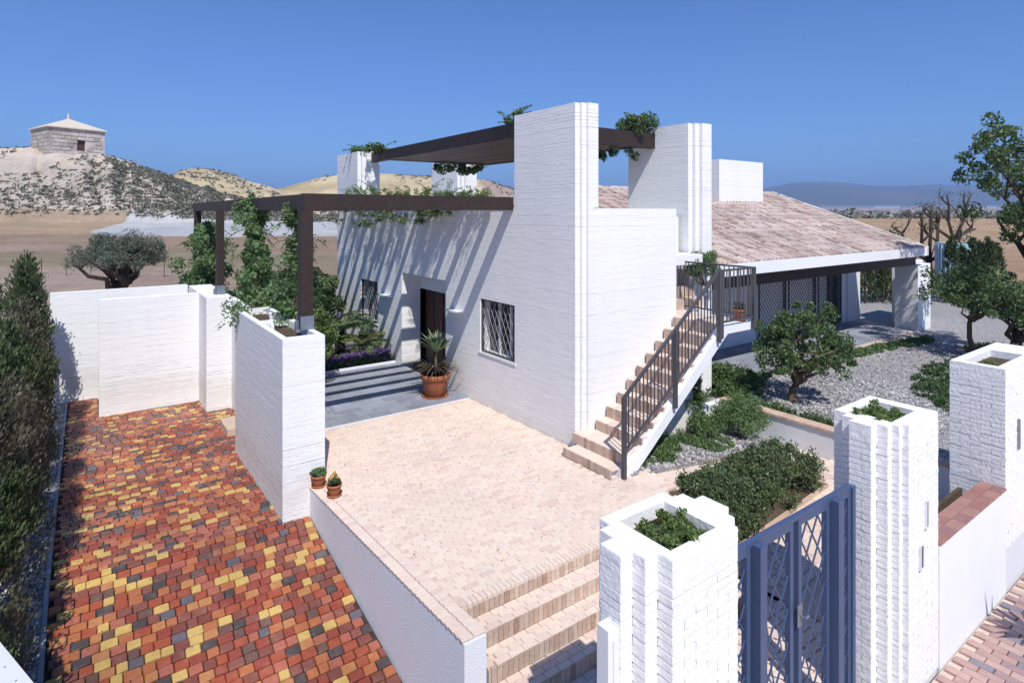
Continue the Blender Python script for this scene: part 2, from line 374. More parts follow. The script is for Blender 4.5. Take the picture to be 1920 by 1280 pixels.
# ------------------------------------------------------------------ terrain
def terrain():
    pxs = np.concatenate([np.linspace(-1100, -200, 30), np.linspace(-190, 2100, 420), np.linspace(2110, 3000, 30)])
    ds = np.concatenate([np.linspace(8, 60, 70), np.linspace(60.5, 170, 190), np.geomspace(172, 900, 60), np.geomspace(920, 7000, 70)])
    silA = [(-900, 330), (-300, 300), (0, 276), (60, 274), (195, 291), (240, 302), (290, 326), (350, 346), (420, 371), (500, 387), (560, 400), (640, 404), (1100, 410), (5000, 410)]
    silB = [(-900, 380), (200, 372), (300, 346), (335, 322), (352, 318), (405, 318), (430, 326), (470, 342), (510, 352), (560, 372), (640, 400), (1100, 420), (5000, 420)]
    silC = [(-900, 420), (430, 420), (500, 360), (540, 350), (600, 334), (640, 328), (720, 327), (800, 329), (870, 333), (910, 338), (945, 350), (1000, 368), (1060, 384), (1140, 400), (1300, 415), (5000, 415)]
    silM = [(-900, 398), (1000, 396), (1200, 380), (1380, 358), (1430, 355), (1462, 350), (1490, 344), (1540, 342), (1590, 344), (1640, 349), (1700, 348), (1800, 349), (1900, 349), (2000, 352), (2500, 365), (5000, 390)]
    I = lambda s, x: np.interp(x, [a for a, _ in s], [b_ for _, b_ in s])
    X, D = np.meshgrid(pxs, ds)
    left = np.clip((1080-X)/350, 0, 1); left = left*left*(3-2*left)
    base = np.where(D < 30, -1.5+np.clip(D-20, 0, 10)/10*1.6, .1+.0645*(np.minimum(D, 75)-30))
    right = np.where(D < 300, -1.5+np.clip(D-26, 0, 16)/16*1.4, -.1+(D-300)*.0092)
    H = base*left+right*(1-left)
    def hill(sil, foot, top, H, p=.85):
        rz = HC+(398-I(sil, X))/1110*top
        s = np.clip((D-foot)/(top-foot), 0, 1)**p
        after = np.clip((D-top)/(top*.6), 0, 1)
        return np.where(rz > H, H+(rz-H)*s*(1-after*after*.8), H)
    H = hill(silA, 72, 100, H, .8)
    Hc = hill(silC, 115, 150, H, .9); Hb = hill(silB, 108, 135, H, .55)
    H = np.maximum(Hc, Hb)
    H = hill(silM, 3000, 4300, H, .8)
    # relief
    nx, ny = X.shape[1], X.shape[0]
    r = (X-960)/1110*D
    WX = FW[0]*D+RT[0]*r; WY = FW[1]*D+RT[1]*r
    V = np.empty((ny, nx, 3)); CO = np.empty((ny, nx, 4)); CO[..., 3] = 1
    for i in range(ny):
        d = ds[i]
        for j in range(nx):
            x, y = WX[i, j], WY[i, j]; px = pxs[j]; h = H[i, j]
            n1 = mn.fractal((x*.06, y*.06, 3.1), 1, 2, 5) if d < 260 else 0
            if d > 72 and d < 260:
                h += n1*.55*min(1, (d-72)/12)*left[i, j]*(0.45 if d < 90 else 1)
                if d < 103: h += (abs(mn.noise((px*.022, d*.05, 2)))-.25)*2.2*min(1, (d-72)/10)*min(1, max(0, (101-d)/6))*left[i, j]
            if d > 3000: h += mn.ridged_multi_fractal((x*.0012, y*.0012, 1), 1, 2.1, 5, 1, 2)*16*min(1, (d-3000)/500)-12*min(1, (d-3000)/500)
            V[i, j] = (x, y, h)
            n2 = mn.noise((x*.09, y*.09, 0)); n3 = mn.noise((x*.25+9, y*.25, 4)); n4 = mn.fractal((x*.02, y*.02, 7), 1, 2, 4)
            if left[i, j] > .5:
                if d < 58: c = Vector((.34, .25, .19)).lerp(Vector((.42, .34, .29)), min(1, max(0, .5+n4)))
                elif d < 74: c = Vector((.42, .31, .21)).lerp(Vector((.38, .31, .25)), min(1, max(0, .4+n4)))
                else:
                    t = min(1, max(0, .5+n2*.9)); c = Vector((.56, .49, .43)).lerp(Vector((.42, .37, .30)), t)
                    rel = (h-3)/max(.1, (HC+(398-I(silA, px))/1110*100-3))
                    if d < 104:
                        k_ = min(1, max(0, (rel+n2*.35+n3*.25-.55)*3.5)); c = c.lerp(Vector((.64, .55, .48)), k_)
                        if n3 > .25 and n2 > 0: c = c.lerp(Vector((.58, .46, .30)), .6)
                    if d > 106:
                        c = Vector((.62, .52, .36)).lerp(Vector((.42, .34, .20)), min(1, max(0, .4+n2)))
                if 38 < d < 45+4*n2: c = Vector((.30, .25, .18))
                u = max(56.5, 61.5-(px-165)*.12)+1.0*n3+n2; v_ = min(74.5, 61+(px-165)*.16)+1.5*n3+n2
                if u < d < v_ and px > 165: c = Vector((.47, .49, .52)).lerp(Vector((.55, .55, .55)), min(1, max(0, .5+n2)))
            else:
                if d < 130: c = Vector((.38, .26, .17)).lerp(Vector((.44, .32, .22)), min(1, max(0, .5+n4)))
                elif d < 3000:
                    band = mn.noise((d*.011, px*.0015, 2.)); c = Vector((.46, .35, .29)).lerp(Vector((.36, .28, .26)), min(1, max(0, .5+band)))
                    if mn.noise((d*.02, px*.006, 8.)) > .32: c = Vector((.14, .14, .10))
                    if mn.noise((d*.03, px*.02, 18.)) > .5: c = Vector((.6, .58, .56))
                else: c = Vector((.10, .11, .09)).lerp(Vector((.16, .14, .11)), min(1, max(0, .5+mn.noise((x*.002, y*.002, 3)))))
            CO[i, j, :3] = c
    me = bpy.data.meshes.new('terrain')
    idx = np.arange(ny*nx).reshape(ny, nx)
    q = np.stack([idx[:-1, :-1], idx[:-1, 1:], idx[1:, 1:], idx[1:, :-1]], -1).reshape(-1, 4).astype(np.int32)
    me.vertices.add(ny*nx); me.vertices.foreach_set('co', V.ravel())
    me.loops.add(q.size); me.loops.foreach_set('vertex_index', q.ravel())
    me.polygons.add(len(q)); me.polygons.foreach_set('loop_start', np.arange(0, q.size, 4, dtype=np.int32)); me.polygons.foreach_set('loop_total', np.full(len(q), 4, dtype=np.int32))
    me.polygons.foreach_set('use_smooth', [True]*len(q))
    me.materials.append(M_TERRAIN); me.update()
    ca = me.color_attributes.new('ground', 'FLOAT_COLOR', 'POINT'); ca.data.foreach_set('color', CO.ravel())
    struct(link('terrain', me))
    # scrub on the slopes
    pts = []; 
    def hz(px, d):
        i = np.searchsorted(ds, d)-1; j = np.searchsorted(pxs, px)-1
        return V[i, j, 2]
    bushes = []
    for _ in range(30000):
        px = R.uniform(-300, 1150); d = R.choice([R.uniform(73, 103), R.uniform(73, 103), R.uniform(104, 158)])
        x, y, _z = site(px, d); 
        dens = mn.fractal((x*.035, y*.035, 5), 1, 2, 4)
        hh = (hz(px, d)-3)/11
        lim = .10 if d < 104 else .24
        if d < 104 and hh > .62: lim = .24
        if dens+R.uniform(-.35, .5) < lim: continue
        bushes.append((x, y, hz(px, d), R.choice([R.uniform(.15, .4), R.uniform(.3, .85)])*(1.0 if d < 104 else 1.2)))
        if len(bushes) > 11000: break
    B = np.array(bushes); k = 17
    P = np.repeat(B[:, :3], k, 0); s = np.repeat(B[:, 3], k)
    g = rng.normal(size=P.shape); g /= np.linalg.norm(g, axis=1)[:, None]
    P = P+g*(s*.55)[:, None]*np.array([1.15, 1.15, .55]); P[:, 2] += s*.15
    o_ = leaves('hillside_scrub', P, .28, L_SCRUB, None, .9, .1)
    tag(o_, 'low grey green scrub dotted over the pale hillsides', 'scrub', kind='stuff')
    # far trees on the right plain
    P = []
    for _ in range(420):
        px = R.uniform(1420, 2000); d = R.choice([R.uniform(190, 320), R.uniform(320, 900)]); x, y, _z = site(px, d, 0)
        for q_ in range(14): P.append((x+R.gauss(0, 1.2), y+R.gauss(0, 1.2), hz(px, d)+abs(R.gauss(0, 1.3))))
    tag(leaves('distant_tree_belt', P, 1.7, L_SCRUB, None, .9), 'dark belts of small trees far out on the plain', 'trees', kind='stuff')
    return hz
hz = terrain()
g = MB(); g.box(-60, 60, -60, 60, -2.2, -1.9); struct(g.build('ground', M_JOINT))

# haze: one box of pale air round everything
def haze():
    m = bpy.data.materials.new('haze'); m.use_nodes = True; n = m.node_tree; n.nodes.clear()
    o = n.nodes.new('ShaderNodeOutputMaterial'); v = n.nodes.new('ShaderNodeVolumePrincipled')
    v.inputs['Color'].default_value = (.34, .56, 1, 1); v.inputs['Density'].default_value = .00025; v.inputs['Anisotropy'].default_value = 0
    n.links.new(v.outputs[0], o.inputs['Volume'])
    b = MB(); b.box(-17000, 17000, -17000, 17000, -40, 420)
    o = b.build('haze', m); o['kind'] = 'stuff'; tag(o, 'thin blue haze lying over the plain and the far mountains', 'haze', kind='stuff')
haze()

# ================================================================== PAVED GROUND
# driveway of glazed pavers
dv = MB()
ys = [3.6+.4*i for i in range(39)]
for a, c in zip(ys[:-1], ys[1:]):
    za, zc = drive_z(a)-.045, drive_z(c)-.045
    dv.add([(-1.4, a, za), (3.1, a, za), (3.1, c, zc), (-1.4, c, zc)], [(0, 1, 2, 3)])
dv.box(-1.4, 3.1, 3.5, 19.2, -2.2, -2.0)
driveway = struct(dv.build('driveway', M_JDARK))
pav = [blockmesh('paver', M_PAVER, .05, .018, i, .07) for i in range(5)]
items = []; y = 5.2; row = 0
while y < 18.3:
    x = -.34+R.uniform(-.02, .02)+(.05 if row % 2 else 0)
    xe = 2.36 if y > 8.9 else 2.70+(9-y)*.05
    if y > 12.35: xe = 2.85
    if y > 15.3: xe = 2.3
    if y > 16.4: xe = .25
    while x < xe-.06:
        L = R.choice([.115, .13, .145, .155, .17])
        if x+L > xe: L = xe-x
        cx = x+L/2; cy = y+.058+R.uniform(-.003, .003)
        items.append(((cx, cy, drive_z(cy)-.05+R.uniform(-.003, .004)), (atan2(drive_z(cy+.1)-drive_z(cy-.1), .2), 0, R.gauss(0, .012)), (L-.008, .113, .05)))
        x += L
    y += .121; row += 1
lay(items, 'paver', pav, driveway, 300)
# cut end of coloured kerb strip and gravel along the hedge
b = MB()
for a, c in zip(ys[:-1], ys[1:]): b.add([(-3.4, a, drive_z(a)-.015), (-.36, a, drive_z(a)-.015), (-.36, c, drive_z(c)-.015), (-3.4, c, drive_z(c)-.015)], [(0, 1, 2, 3)])
struct(b.build('gravel_strip', M_GRAVEL))
b = MB()
for a, c in zip(ys[:-1], ys[1:]): b.add([(-.40, a, drive_z(a)+.008), (-.35, a, drive_z(a)+.008), (-.35, c, drive_z(c)+.008), (-.40, c, drive_z(c)+.008), (-.40, a, drive_z(a)-.06), (-.35, a, drive_z(a)-.06)], [(0, 1, 2, 3), (4, 5, 1, 0)])
struct(b.build('kerb', M_SLATE))

# terrace slab of the entrance patio
def lwx(y): return 2.72+(9.0-y)*.0505        # outer face of the low wall
b = MB(); b.prism([(lwx(9)+.02, 9), (lwx(4.86)+.25, 5.32), (6.9, 5.32), (6.9, 7.9), (6.93, 7.9), (6.95, 17.2), (2.98, 17.2), (2.98, 9)], -2.1, -.012)
patio = struct(b.build('patio', M_JOINT))
bk = [blockmesh('brick', M_PATIO, .03, .012, 30+i) for i in range(4)]
items = []
y = 5.465; row = 0
def in_patio(x, y):
    return y < 11.17 and x > (lwx(y)+.27 if y < 9 else 3.0) and x < (6.86 if y > 7.6 else 7.25) and not (x > 6.5 and y > 6.42 and y < 7.62) and not (x > 6.88 and y < 5.75)
while y < 11.14:
    x = 2.9+(.086 if row % 2 else 0)+.02*(row % 3)
    while x < 7.3:
        if in_patio(x+.085, y): items.append(((x+.085, y, -.040+R.uniform(-.002, .003)), (0, 0, R.gauss(0, .012)), (.165, .079, .04)))
        x += .172
    y += .086; row += 1
x = 3.25                                       # nosing course
while x < 7.0: items.append(((x+.03, 5.36, -.045), (0, 0, 0), (.056, .12, .045))); x += .062
y = 4.90                                       # course along the low wall
while y < 9.02:
    items.append(((lwx(y)+.055, y, -.012), (0, 0, -.05+R.gauss(0, .006)), (.128, .079, .022 if y < 5.3 else .018))); items.append(((lwx(y)+.192, y, -.012), (0, 0, -.05+R.gauss(0, .006)), (.128, .079, .022 if y < 5.3 else .018))); y += .086
lay(items, 'brick', bk, patio, 300)

# grey stone in front of the door
b = MB(); b.box(2.98, 6.92, 11.17, 15.2, -.3, -.006)
sf = struct(b.build('grey_stone_paving', M_STUCCO))
stl = [blockmesh('stone_tile', M_SLATE, .012, .004, 50+i) for i in range(3)]
items = []; y = 11.2; row = 0
while y < 15.1:
    x = 2.98+(.2 if row % 2 else 0)
    while x < 6.9:
        L = min(.42, 6.9-x)
        if L > .08: items.append(((x+L/2, y+.135, -.018+R.uniform(-.001, .001)), (0, 0, 0), (L-.006, .264, .024)))
        x += .42
    y += .27; row += 1
lay(items, 'stone_tile', stl, sf, 300)

# garden level on the right: slab, gravel, grey terrace
b = MB(); b.prism([(11.36, 3.01), (34, 3.01), (34, 24), (9.9, 24), (9.9, 7.88), (11.36, 7.88)], -2.1, -.03); b.box(6.8, 10, 19.9, 24, -2.1, -.03); b.box(2.3, 7, 17.2, 24, -2.1, -.03)
struct(b.build('gravel_garden', M_GRAVEL))
b = MB(); b.prism([(10.2, 8.7), (22.4, 8.2), (23.3, 8.35), (23.3, 9.1), (25.5, 12.5), (25.5, 15.5), (10.2, 15.5)], -.2, .0)
gt = struct(b.build('grey_garden_terrace', M_JOINT))
items = []; y = 8.15; row = 0
while y < 12.4:
    x = 10.3+(.25 if row % 2 else 0)
    while x < 23.2:
        if y > 8.7-(x-10.2)*.041-.02: items.append(((x+.25, y+.2, -.018+R.uniform(-.001, .001)), (0, 0, 0), (.492, .392, .024)))
        x += .5
    y += .4; row += 1
lay(items, 'stone_tile', stl, gt, 300)
b = MB(); P = []
stone = blockmesh('gravel_stone', M_STONE, .25, .12, 3)
vv = [Vector(v.co) for v in stone.vertices]; ff = [tuple(p.vertices) for p in stone.polygons]
def stones(n, f):
    k = 0
    while k < n:
        x, y, z = f()
        if x is None: continue
        s = R.uniform(.018, .042); mt = Matrix.Translation((x, y, z-s*.25)) @ Matrix.Rotation(R.uniform(0, 6.28), 4, 'Z') @ Matrix.Rotation(R.uniform(-.5, .5), 4, 'X') @ Matrix.Diagonal((s*1.2, s, s*.8, 1))
        b.add([mt @ p for p in vv], ff); k += 1
stones(9000, lambda: (R.uniform(11.6, 15.5), R.uniform(4.2, 8.2), -.03))
stones(2500, lambda: (R.uniform(15.5, 22), R.uniform(4.2, 8.0), -.03))
def bedp():
    x = R.uniform(6.98, 11.2); y = R.uniform(6.38, 7.4)
    return (x, y, ramp_z(x)+.03)
stones(2600, bedp)
def strip():
    y = R.uniform(6.2, 12.5); return (R.uniform(-1.1, -.42), y, drive_z(y)-.015)
stones(3000, strip)
tag(b.build('gravel_stones', M_STONE), 'loose grey gravel stones covering the garden and beds', 'gravel', kind='stuff')

# ramp: upper lane, turn, lower lane, planting beds between
b = MB()
for x0, x1 in [(6.9, 7.8), (7.8, 8.8), (8.8, 9.8), (9.8, 10.6), (10.6, 11.32)]:
    z0, z1 = ramp_z(x0)-.03, ramp_z(x1)-.03
    b.add([(x0, 5.78, z0), (x1, 5.78, z1), (x1, 6.36, z1), (x0, 6.36, z0)], [(0, 1, 2, 3)])
    b.add([(x0, 5.78, z0), (x1, 5.78, z1), (x1, 5.78, -2), (x0, 5.78, -2)], [(3, 2, 1, 0)])
def lane_z(x): return -.80 if x < 7.2 else -.80+(min(x, 10.6)-7.2)*.082
for x0, x1, yy in [(7.2, 8.4, 5.0), (8.4, 9.6, 5.0), (9.6, 10.2, 5.0), (10.2, 11.32, 5.78)]:
    b.add([(x0, 2.9, lane_z(x0)-.03), (x1, 2.9, lane_z(x1)-.03), (x1, yy, lane_z(x1)-.03), (x0, yy, lane_z(x0)-.03)], [(0, 1, 2, 3)])
b.box(3.2, 7.2, 2.45, 4.3, -1.3, -.88)
ramp_floor = struct(b.build('ramp', M_JOINT))
items = []
y = 5.84; row = 0
while y < 6.34:
    x = 6.9+(.125 if row % 2 else 0)
    while x < 11.2:
        items.append(((x+.12, y, (ramp_z(x+.12))-.045), (0, .12 if x < 11 else 0, 0), (.166, .08, .04))); x += .172
    y += .086; row += 1
y = 4.1; row = 0
while y < 5.7:
    x = 7.3+(.125 if row % 2 else 0)
    while x < 11.2:
        if y < 4.97 or x > 10.2: items.append(((x+.12, y, lane_z(x+.12)-.045), (0, -.08 if x < 10.4 else 0, 0), (.238, .112, .04)))
        x += .25
    y += .124; row += 1
y = 2.6; row = 0
while y < 4.15:
    x = 3.25+(.125 if row % 2 else 0)
    while x < 7.2: items.append(((x+.12, y, -.885), (0, 0, 0), (.238, .112, .04))); x += .25
    y += .124; row += 1
lay(items, 'brick', bk, ramp_floor, 300)
b = MB()
for x0, x1 in [(6.9, 8), (8, 9), (9, 10), (10, 11.32)]:
    z0, z1 = ramp_z(x0)+.015, ramp_z(x1)+.015
    b.add([(x0, 6.36, z0), (x1, 6.36, z1), (x1, 7.95, z1), (x0, 7.95, z0)], [(0, 1, 2, 3)])
    b.add([(x0, 6.36, z0), (x1, 6.36, z1), (x1, 6.36, z1-.2), (x0, 6.36, z0-.2)], [(3, 2, 1, 0)])
struct(b.build('gravel_bed', M_GRAVEL))
b = MB()
for x0, x1 in [(6.95, 8), (8, 9), (9, 10.15)]:
    b.add([(x0, 5.05, lane_z(x0)+.03), (x1, 5.05, lane_z(x1)+.03), (x1, 5.78, -.04+ramp_z(x1)), (x0, 5.78, -.04+ramp_z(x0))], [(0, 1, 2, 3)])
struct(b.build('planting_bed', M_SOIL))
b = MB()
for x0, x1 in [(6.95, 8), (8, 9), (9, 10.15)]: b.prism([(x0, 5.0), (x1-.0005, 5.0), (x1-.0005, 5.05), (x0, 5.05)], -1.2, lambda p: lane_z(p[0])+.05)
b.box(10.151, 10.21, 5.0, 5.78, -1.2, -.48)
o = b.build('bed_edging', M_COPPALE); tag(o, 'thin pale kerb holding the hedge bed above the lower ramp lane', 'kerb')

# street pavement
b = MB(); b.box(-60, 60, -40, 2.47, -1.3, -.83)
street = struct(b.build('street_pavement', M_JOINT))
sp = [blockmesh('street_paver', M_STREET, .03, .012, 70+i) for i in range(3)]
items = []; x = 6.6; col = 0
while x < 12.6:
    y = 2.44-(.11 if col % 2 else 0)
    while y > .9:
        items.append(((x+.05, y-.1, -.83), (0, 0, R.gauss(0, .008)), (.105, .21, .032))); y -= .22
    x += .112; col += 1
lay(items, 'street_paver', sp, street, 300)

# ================================================================== ENTRANCE STEPS
def courses(tx, x0, x1, y, z0, z1, pitch=.066): pass
ent = thing('entrance_steps', 'broad pale brick steps going down from the patio to the street gate', 'steps', (4.5, 4.9, -.85))
ub = [blockmesh('brick', M_RISER, .02, .012, 90+i) for i in range(3)]
tb = [blockmesh('brick', M_PATIO, .02, .01, 95+i) for i in range(3)]
nx0, nx1 = 3.2, 6.9
rit = []
for k in range(5):
    yk = 5.30-.25*k; zt = -.17*k
    c = MB()
    c.box(nx0, nx1, yk-.25+.016, yk+.016 if k else 5.32, zt-.9, zt-.17-.03); 
    if k == 0: c.box(nx0, nx1, yk+.016, 5.32, -1, -.02)
    c.build('step', M_JOINT, ent)
    x = lwx(yk)+.28
    while x < nx1-.04:
        rit.append(((x+.033, yk+.012, zt-.17+.001), (0, 0, 0), (.060, .035, .17-.006 if k else .125))); x += .066
    if k < 4:
        x = lwx(yk)+.28+(.1 if k % 2 else 0)
        while x < nx1-.1:
            for q_ in range(3): rit.append(((x+.07+.05*(q_ % 2), yk-.046-.082*q_, zt-.17-.03), (0, 0, 0), (.166, .078, .031)))
            x += .172
ris = [t for t in rit if t[2][1] < .05]; tre = [t for t in rit if t[2][1] > .05]
lay(ris, 'brick', ub, ent, 190); 
lay(tre, 'brick', tb, ent, 110)

# low wall between driveway and patio
b = MB(); b.prism([(lwx(9), 9.0), (lwx(4.84), 4.84), (lwx(4.84)+.25, 4.84), (lwx(9)+.25, 9.0)], lambda p: -2.0, -.02)
o = b.build('low_wall', M_STUCCO); tag(o, 'low blue grey rendered wall falling between coloured driveway and pale patio', 'low wall')

# ================================================================== WHITE GARDEN WALLS
def walls(name, label, polys, m=M_WALL):
    b = MB()
    for poly, z0, z1 in polys: b.prism(poly, z0, z1)
    o = b.build(name, m); return tag(o, label, 'wall')
pw = thing('planter_wall', 'tall white planter wall with a square end beside the patio', 'wall', (2.6, 9, -.4))
b = MB(); Z = 2.24
b.box(2.33, 2.43, 8.95, 12.3, -1.2, Z); b.box(2.43, 2.95, 8.95, 9.12, -1.2, Z-.001); b.box(2.86, 2.95, 9.12, 12.3, -.9, Z); b.box(2.43, 2.86, 12.2, 12.3, -1, Z-.001)
b.build('wall', M_WALL, pw)
b = MB(); b.box(2.43, 2.86, 9.12, 12.2, 1.5, Z-.12); b.build('soil', M_SOIL, pw)
b = MB(); b.box(2.45, 2.85, 10.6, 10.95, Z-.10, Z-.03); b.bar((2.5, 10.2, Z-.05), (2.8, 11.6, Z-.03), .05); b.build('edging_stone', M_STUCCO, pw)
walls('garden_wall', 'white wall return with a stepped end behind the driveway step', [([(2.28, 15.3), (2.82, 15.3), (2.82, 18.2), (2.28, 18.2)], -1.2, 2.11), ([(2.822, 13.9), (2.94, 13.9), (2.94, 15.6), (2.822, 15.6)], -1.2, 2.05), ([(2.94, 13.2), (3.02, 13.2), (3.02, 14.5), (2.94, 14.5)], -1.2, 2.0)])
walls('garden_wall', 'wide white wall panel closing the far end of the coloured driveway', [([(.25, 16.4), (2.278, 16.4), (2.278, 16.65), (.25, 16.65)], -1.2, 2.10)])
walls('garden_wall', 'white wall at the back left behind the hedge tips, partly overlapped by another', [([(-.70, 18.3), (2.27, 18.3), (2.27, 18.5), (-.70, 18.5)], -1.3, 2.12)], M_WALL2)
o = MB().box(2.36, 2.80, 13.25, 14.1, -.6, -.36).build('brick_step', M_RISER); tag(o, 'small brick step in the gap of the white wall', 'step')

# ================================================================== HOUSE
XF, YC = 6.90, 7.58
house = thing('house', 'white house with slab towers, roof terrace and pale tiled roof', 'house', (9, 13, 0))
def S(y): return y*.988
def Zs(z): return HC+(z-HC)*.988
W2 = (S(16.45), S(17.78), Zs(.80), Zs(2.04)); W1 = (S(9.60), S(10.88), Zs(1.07), Zs(2.23))
DR = (S(12.40), S(14.82), -.05, Zs(2.47))
def facade():
    b = MB(); T = .34; ztop = 4.18; y0, y1 = 7.901, S(19.9)
    cuts = sorted([y0, y1, W1[0], W1[1], DR[0], DR[1], W2[0], W2[1]])
    for a, c in zip(cuts[:-1], cuts[1:]):
        hole = [h for h in (W1, DR, W2) if abs(h[0]-a) < 1e-6]
        if hole:
            h = hole[0]
            if h[2] > 0: b.box(XF, XF+T, a, c, -1, h[2])
            b.box(XF, XF+T, a, c, h[3], ztop)
        else: b.box(XF, XF+T, a, c, -1, ztop)
    b.build('front_wall', M_WALL, house)
facade()
# remaining body
b = MB(); b.box(XF+.34, 10.8, 7.95, S(19.9), 3.0, 3.2)           # terrace floor
b.box(10.55, 10.8, 8.6, S(19.9), -1, 4.0); b.box(XF+.34, 10.55, S(19.9)-.3, S(19.9), -1, 4.18)
b.build('side_wall', M_WALL2, house)
# door recess and door
b = MB(); b.box(XF+.34, XF+.55, DR[0]-.2, DR[0], 0, 2.7); b.box(XF+.34, XF+.55, DR[1], DR[1]+.2, 0, 2.7); b.box(XF+.34, XF+.55, DR[0], DR[1], DR[3], 2.7)
zd = 2.03; b.box(XF+.55, XF+.75, DR[0]-.2, DR[0]+.35, 0, 2.7); b.box(XF+.55, XF+.75, DR[0]+.35, DR[1]+.2, zd, 2.7)
b.build('door_recess', M_WALL2, house)
dr = MB().box(XF+.72, XF+.76, DR[0]+.35, DR[1]-.0, 0, zd).build('door', M_BOARD_DOOR, house)
for k in range(4):
    w_ = (DR[1]-DR[0]-.35)/4; a = DR[0]+.35+k*w_
    MB().box(XF+.70, XF+.72, a+.03, a+w_-.03, .08, zd-.06).build('door_panel', M_BOARD_DOOR, dr)
MB().tube([(XF+.66, DR[0]+1.42, 1.0), (XF+.66, DR[0]+1.42, 1.25)], [.012, .012]).build('handle', M_IRON, dr)
# windows
def lattice(b, plane, a0, a1, z0, z1, nx, ratio, w=.012, at_=0., dirs=(1, -1)):
    pass
def lattice_bars(parent, frame, a0, a1, z0, z1, px, pz, w, mat, name='lattice_bar', d=.006, dirs=(1, -1)):
    """crossing diagonal bars clipped to the rectangle; frame(a,z,off) -> world point"""
    for si, s in enumerate(dirs):
        m_ = pz/px*s; A = a1-a0
        k = int((z0-max(0, m_*A))/pz)-2
        while True:
            c = z0+k*pz - (0 if s > 0 else 0); k += 1
            c = c-(m_*A if s > 0 else 0)
            if c > z1+(0 if s > 0 else -m_*A): break
            pts = []
            ta = [0, A, (z0-c)/m_, (z1-c)/m_]
            lo = max(0, min(ta[2], ta[3])); hi = min(A, max(ta[2], ta[3]))
            if hi-lo < .03: continue
            p = frame(a0+lo, c+m_*lo, si*d); q = frame(a0+hi, c+m_*hi, si*d)
            MB().bar(p, q, w, d*.9).build(name, mat, parent)
for Wd, nm in ((W1, 1), (W2, 2)):
    a0, a1, z0, z1 = Wd
    win = MB(); t = .035
    xx0, xx1 = XF+.03, XF+.09
    win.box(xx0, xx1, a0, a0+t, z0, z1).box(xx0, xx1, a1-t, a1, z0, z1).box(xx0, xx1, a0+t, a1-t, z0, z0+t).box(xx0, xx1, a0+t, a1-t, z1-t, z1)
    wo_ = win.build('window', M_RAIL, house)
    MB().box(XF+.26, XF+.30, a0, a1, z0, z1).build('pane', M_GLASS, wo_)
    MB().box(XF-.02, XF+.20, a0-.04, a1+.04, z0-.035, z0+.002).build('sill', M_TWHITE, wo_)
    b = MB(); b.box(XF+.2, XF+.25, a0+(a1-a0)*.33-.02, a0+(a1-a0)*.33+.02, z0, z1).box(XF+.2, XF+.25, a0+(a1-a0)*.66-.02, a0+(a1-a0)*.66+.02, z0, z1); b.build('frame', M_TWHITE, wo_)
    lattice_bars(wo_, lambda a, z, off: (XF+.055+off, a, z), a0+t, a1-t, z0+t, z1-t, .16, .30, .009, M_IRON)
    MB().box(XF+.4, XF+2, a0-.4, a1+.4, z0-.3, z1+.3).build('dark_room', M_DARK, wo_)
for ya, yb, z in ((S(11.55), S(12.16), 1.87), (S(15.37), S(16.1), 1.79)):
    MB().box(XF-.16, XF-.001, ya, yb, z-.035, z).build('ledge', M_TWHITE, house)
# tower at the corner, parapet along the stair, the other slab towers
def flute(x, y, sx, sy, n=2, first=.1):
    pts = [(x, y)]
    for _ in range(n): x += sx; pts.append((x, y)); y -= sy; pts.append((x, y))
    return pts, x, y
p, fx, fy = flute(XF, 7.70, .10, .06)
b = MB(); b.prism(p+[(7.34, fy), (7.34, fy+.22), (7.26, fy+.24), (7.26, S(9.61)), (XF, S(9.61))], 4.181, 6.01)
b.prism(p+[(7.24, fy), (7.24, 7.9), (XF, 7.9)], -1, 4.181); b.build('corner_tower', M_WALL, house)
b = MB(); b.box(7.242, 9.46, fy, fy+.25, -1.2, 4.17); b.box(9.2, 9.46, fy+.25, 9.8, 2, 4.1); b.build('stair_parapet', M_WALL2, house); fy_wall = fy
p, fx, fy2 = flute(10.9, 8.41, .13, .09)
b = MB(); b.prism(p+[(11.5, fy2), (11.5, 8.75), (11.3, 8.75), (11.3, 10.2), (10.9, 10.2)], -.1, 6.09); b.build('slab_tower', M_WALL, house)
p, fx, fy3 = flute(XF, S(18.05), .11, .10)
b = MB(); b.prism(p+[(7.55, fy3), (7.55, S(18.4)), (7.3, S(18.4)), (7.3, S(19.9)), (XF, S(19.9))], 4.181, 6.0); b.build('slab_tower', M_WALL, house)
p, fx, fy4 = flute(10.9, 18.5, .11, .1)
b = MB(); b.prism(p+[(11.6, fy4), (11.6, 19.0), (11.3, 19.0), (11.3, 20.4), (10.9, 20.4)], 2.5, 5.98); b.build('slab_tower', M_WALL, house)
# main roof
EX0, EX1, EY, RY, EZ, RZ = 11.62, 23.45, 8.2, 13.85, 2.86, 4.88
sl_ = (RZ-EZ)/(RY-EY)
b = MB(); b.prism_y([(0, 0)], 0, 0) if False else None
rf = MB(); rf.add([(EX0, EY, EZ-.02), (EX1, EY, EZ-.02), (EX1, RY, RZ-.02), (EX0, RY, RZ-.02), (EX0, EY, EZ-.2), (EX1, EY, EZ-.2), (EX1, RY, RZ-.2), (EX0, RY, RZ-.2),
                   (EX0, 2*RY-EY, EZ-.02), (EX1, 2*RY-EY, EZ-.02), (EX0, 2*RY-EY, EZ-.2), (EX1, 2*RY-EY, EZ-.2)],
                  [(0, 1, 2, 3), (3, 2, 9, 8), (7, 6, 5, 4), (10, 11, 6, 7), (1, 5, 6, 2), (2, 6, 11, 9), (0, 3, 7, 4), (3, 8, 10, 7), (8, 9, 11, 10), (0, 4, 5, 1)])
roof = rf.build('roof', M_JOINT, house)
b = MB(); b.box(EX0, EX1+.04, EY-.06, EY-.002, EZ-.24, EZ+.045)
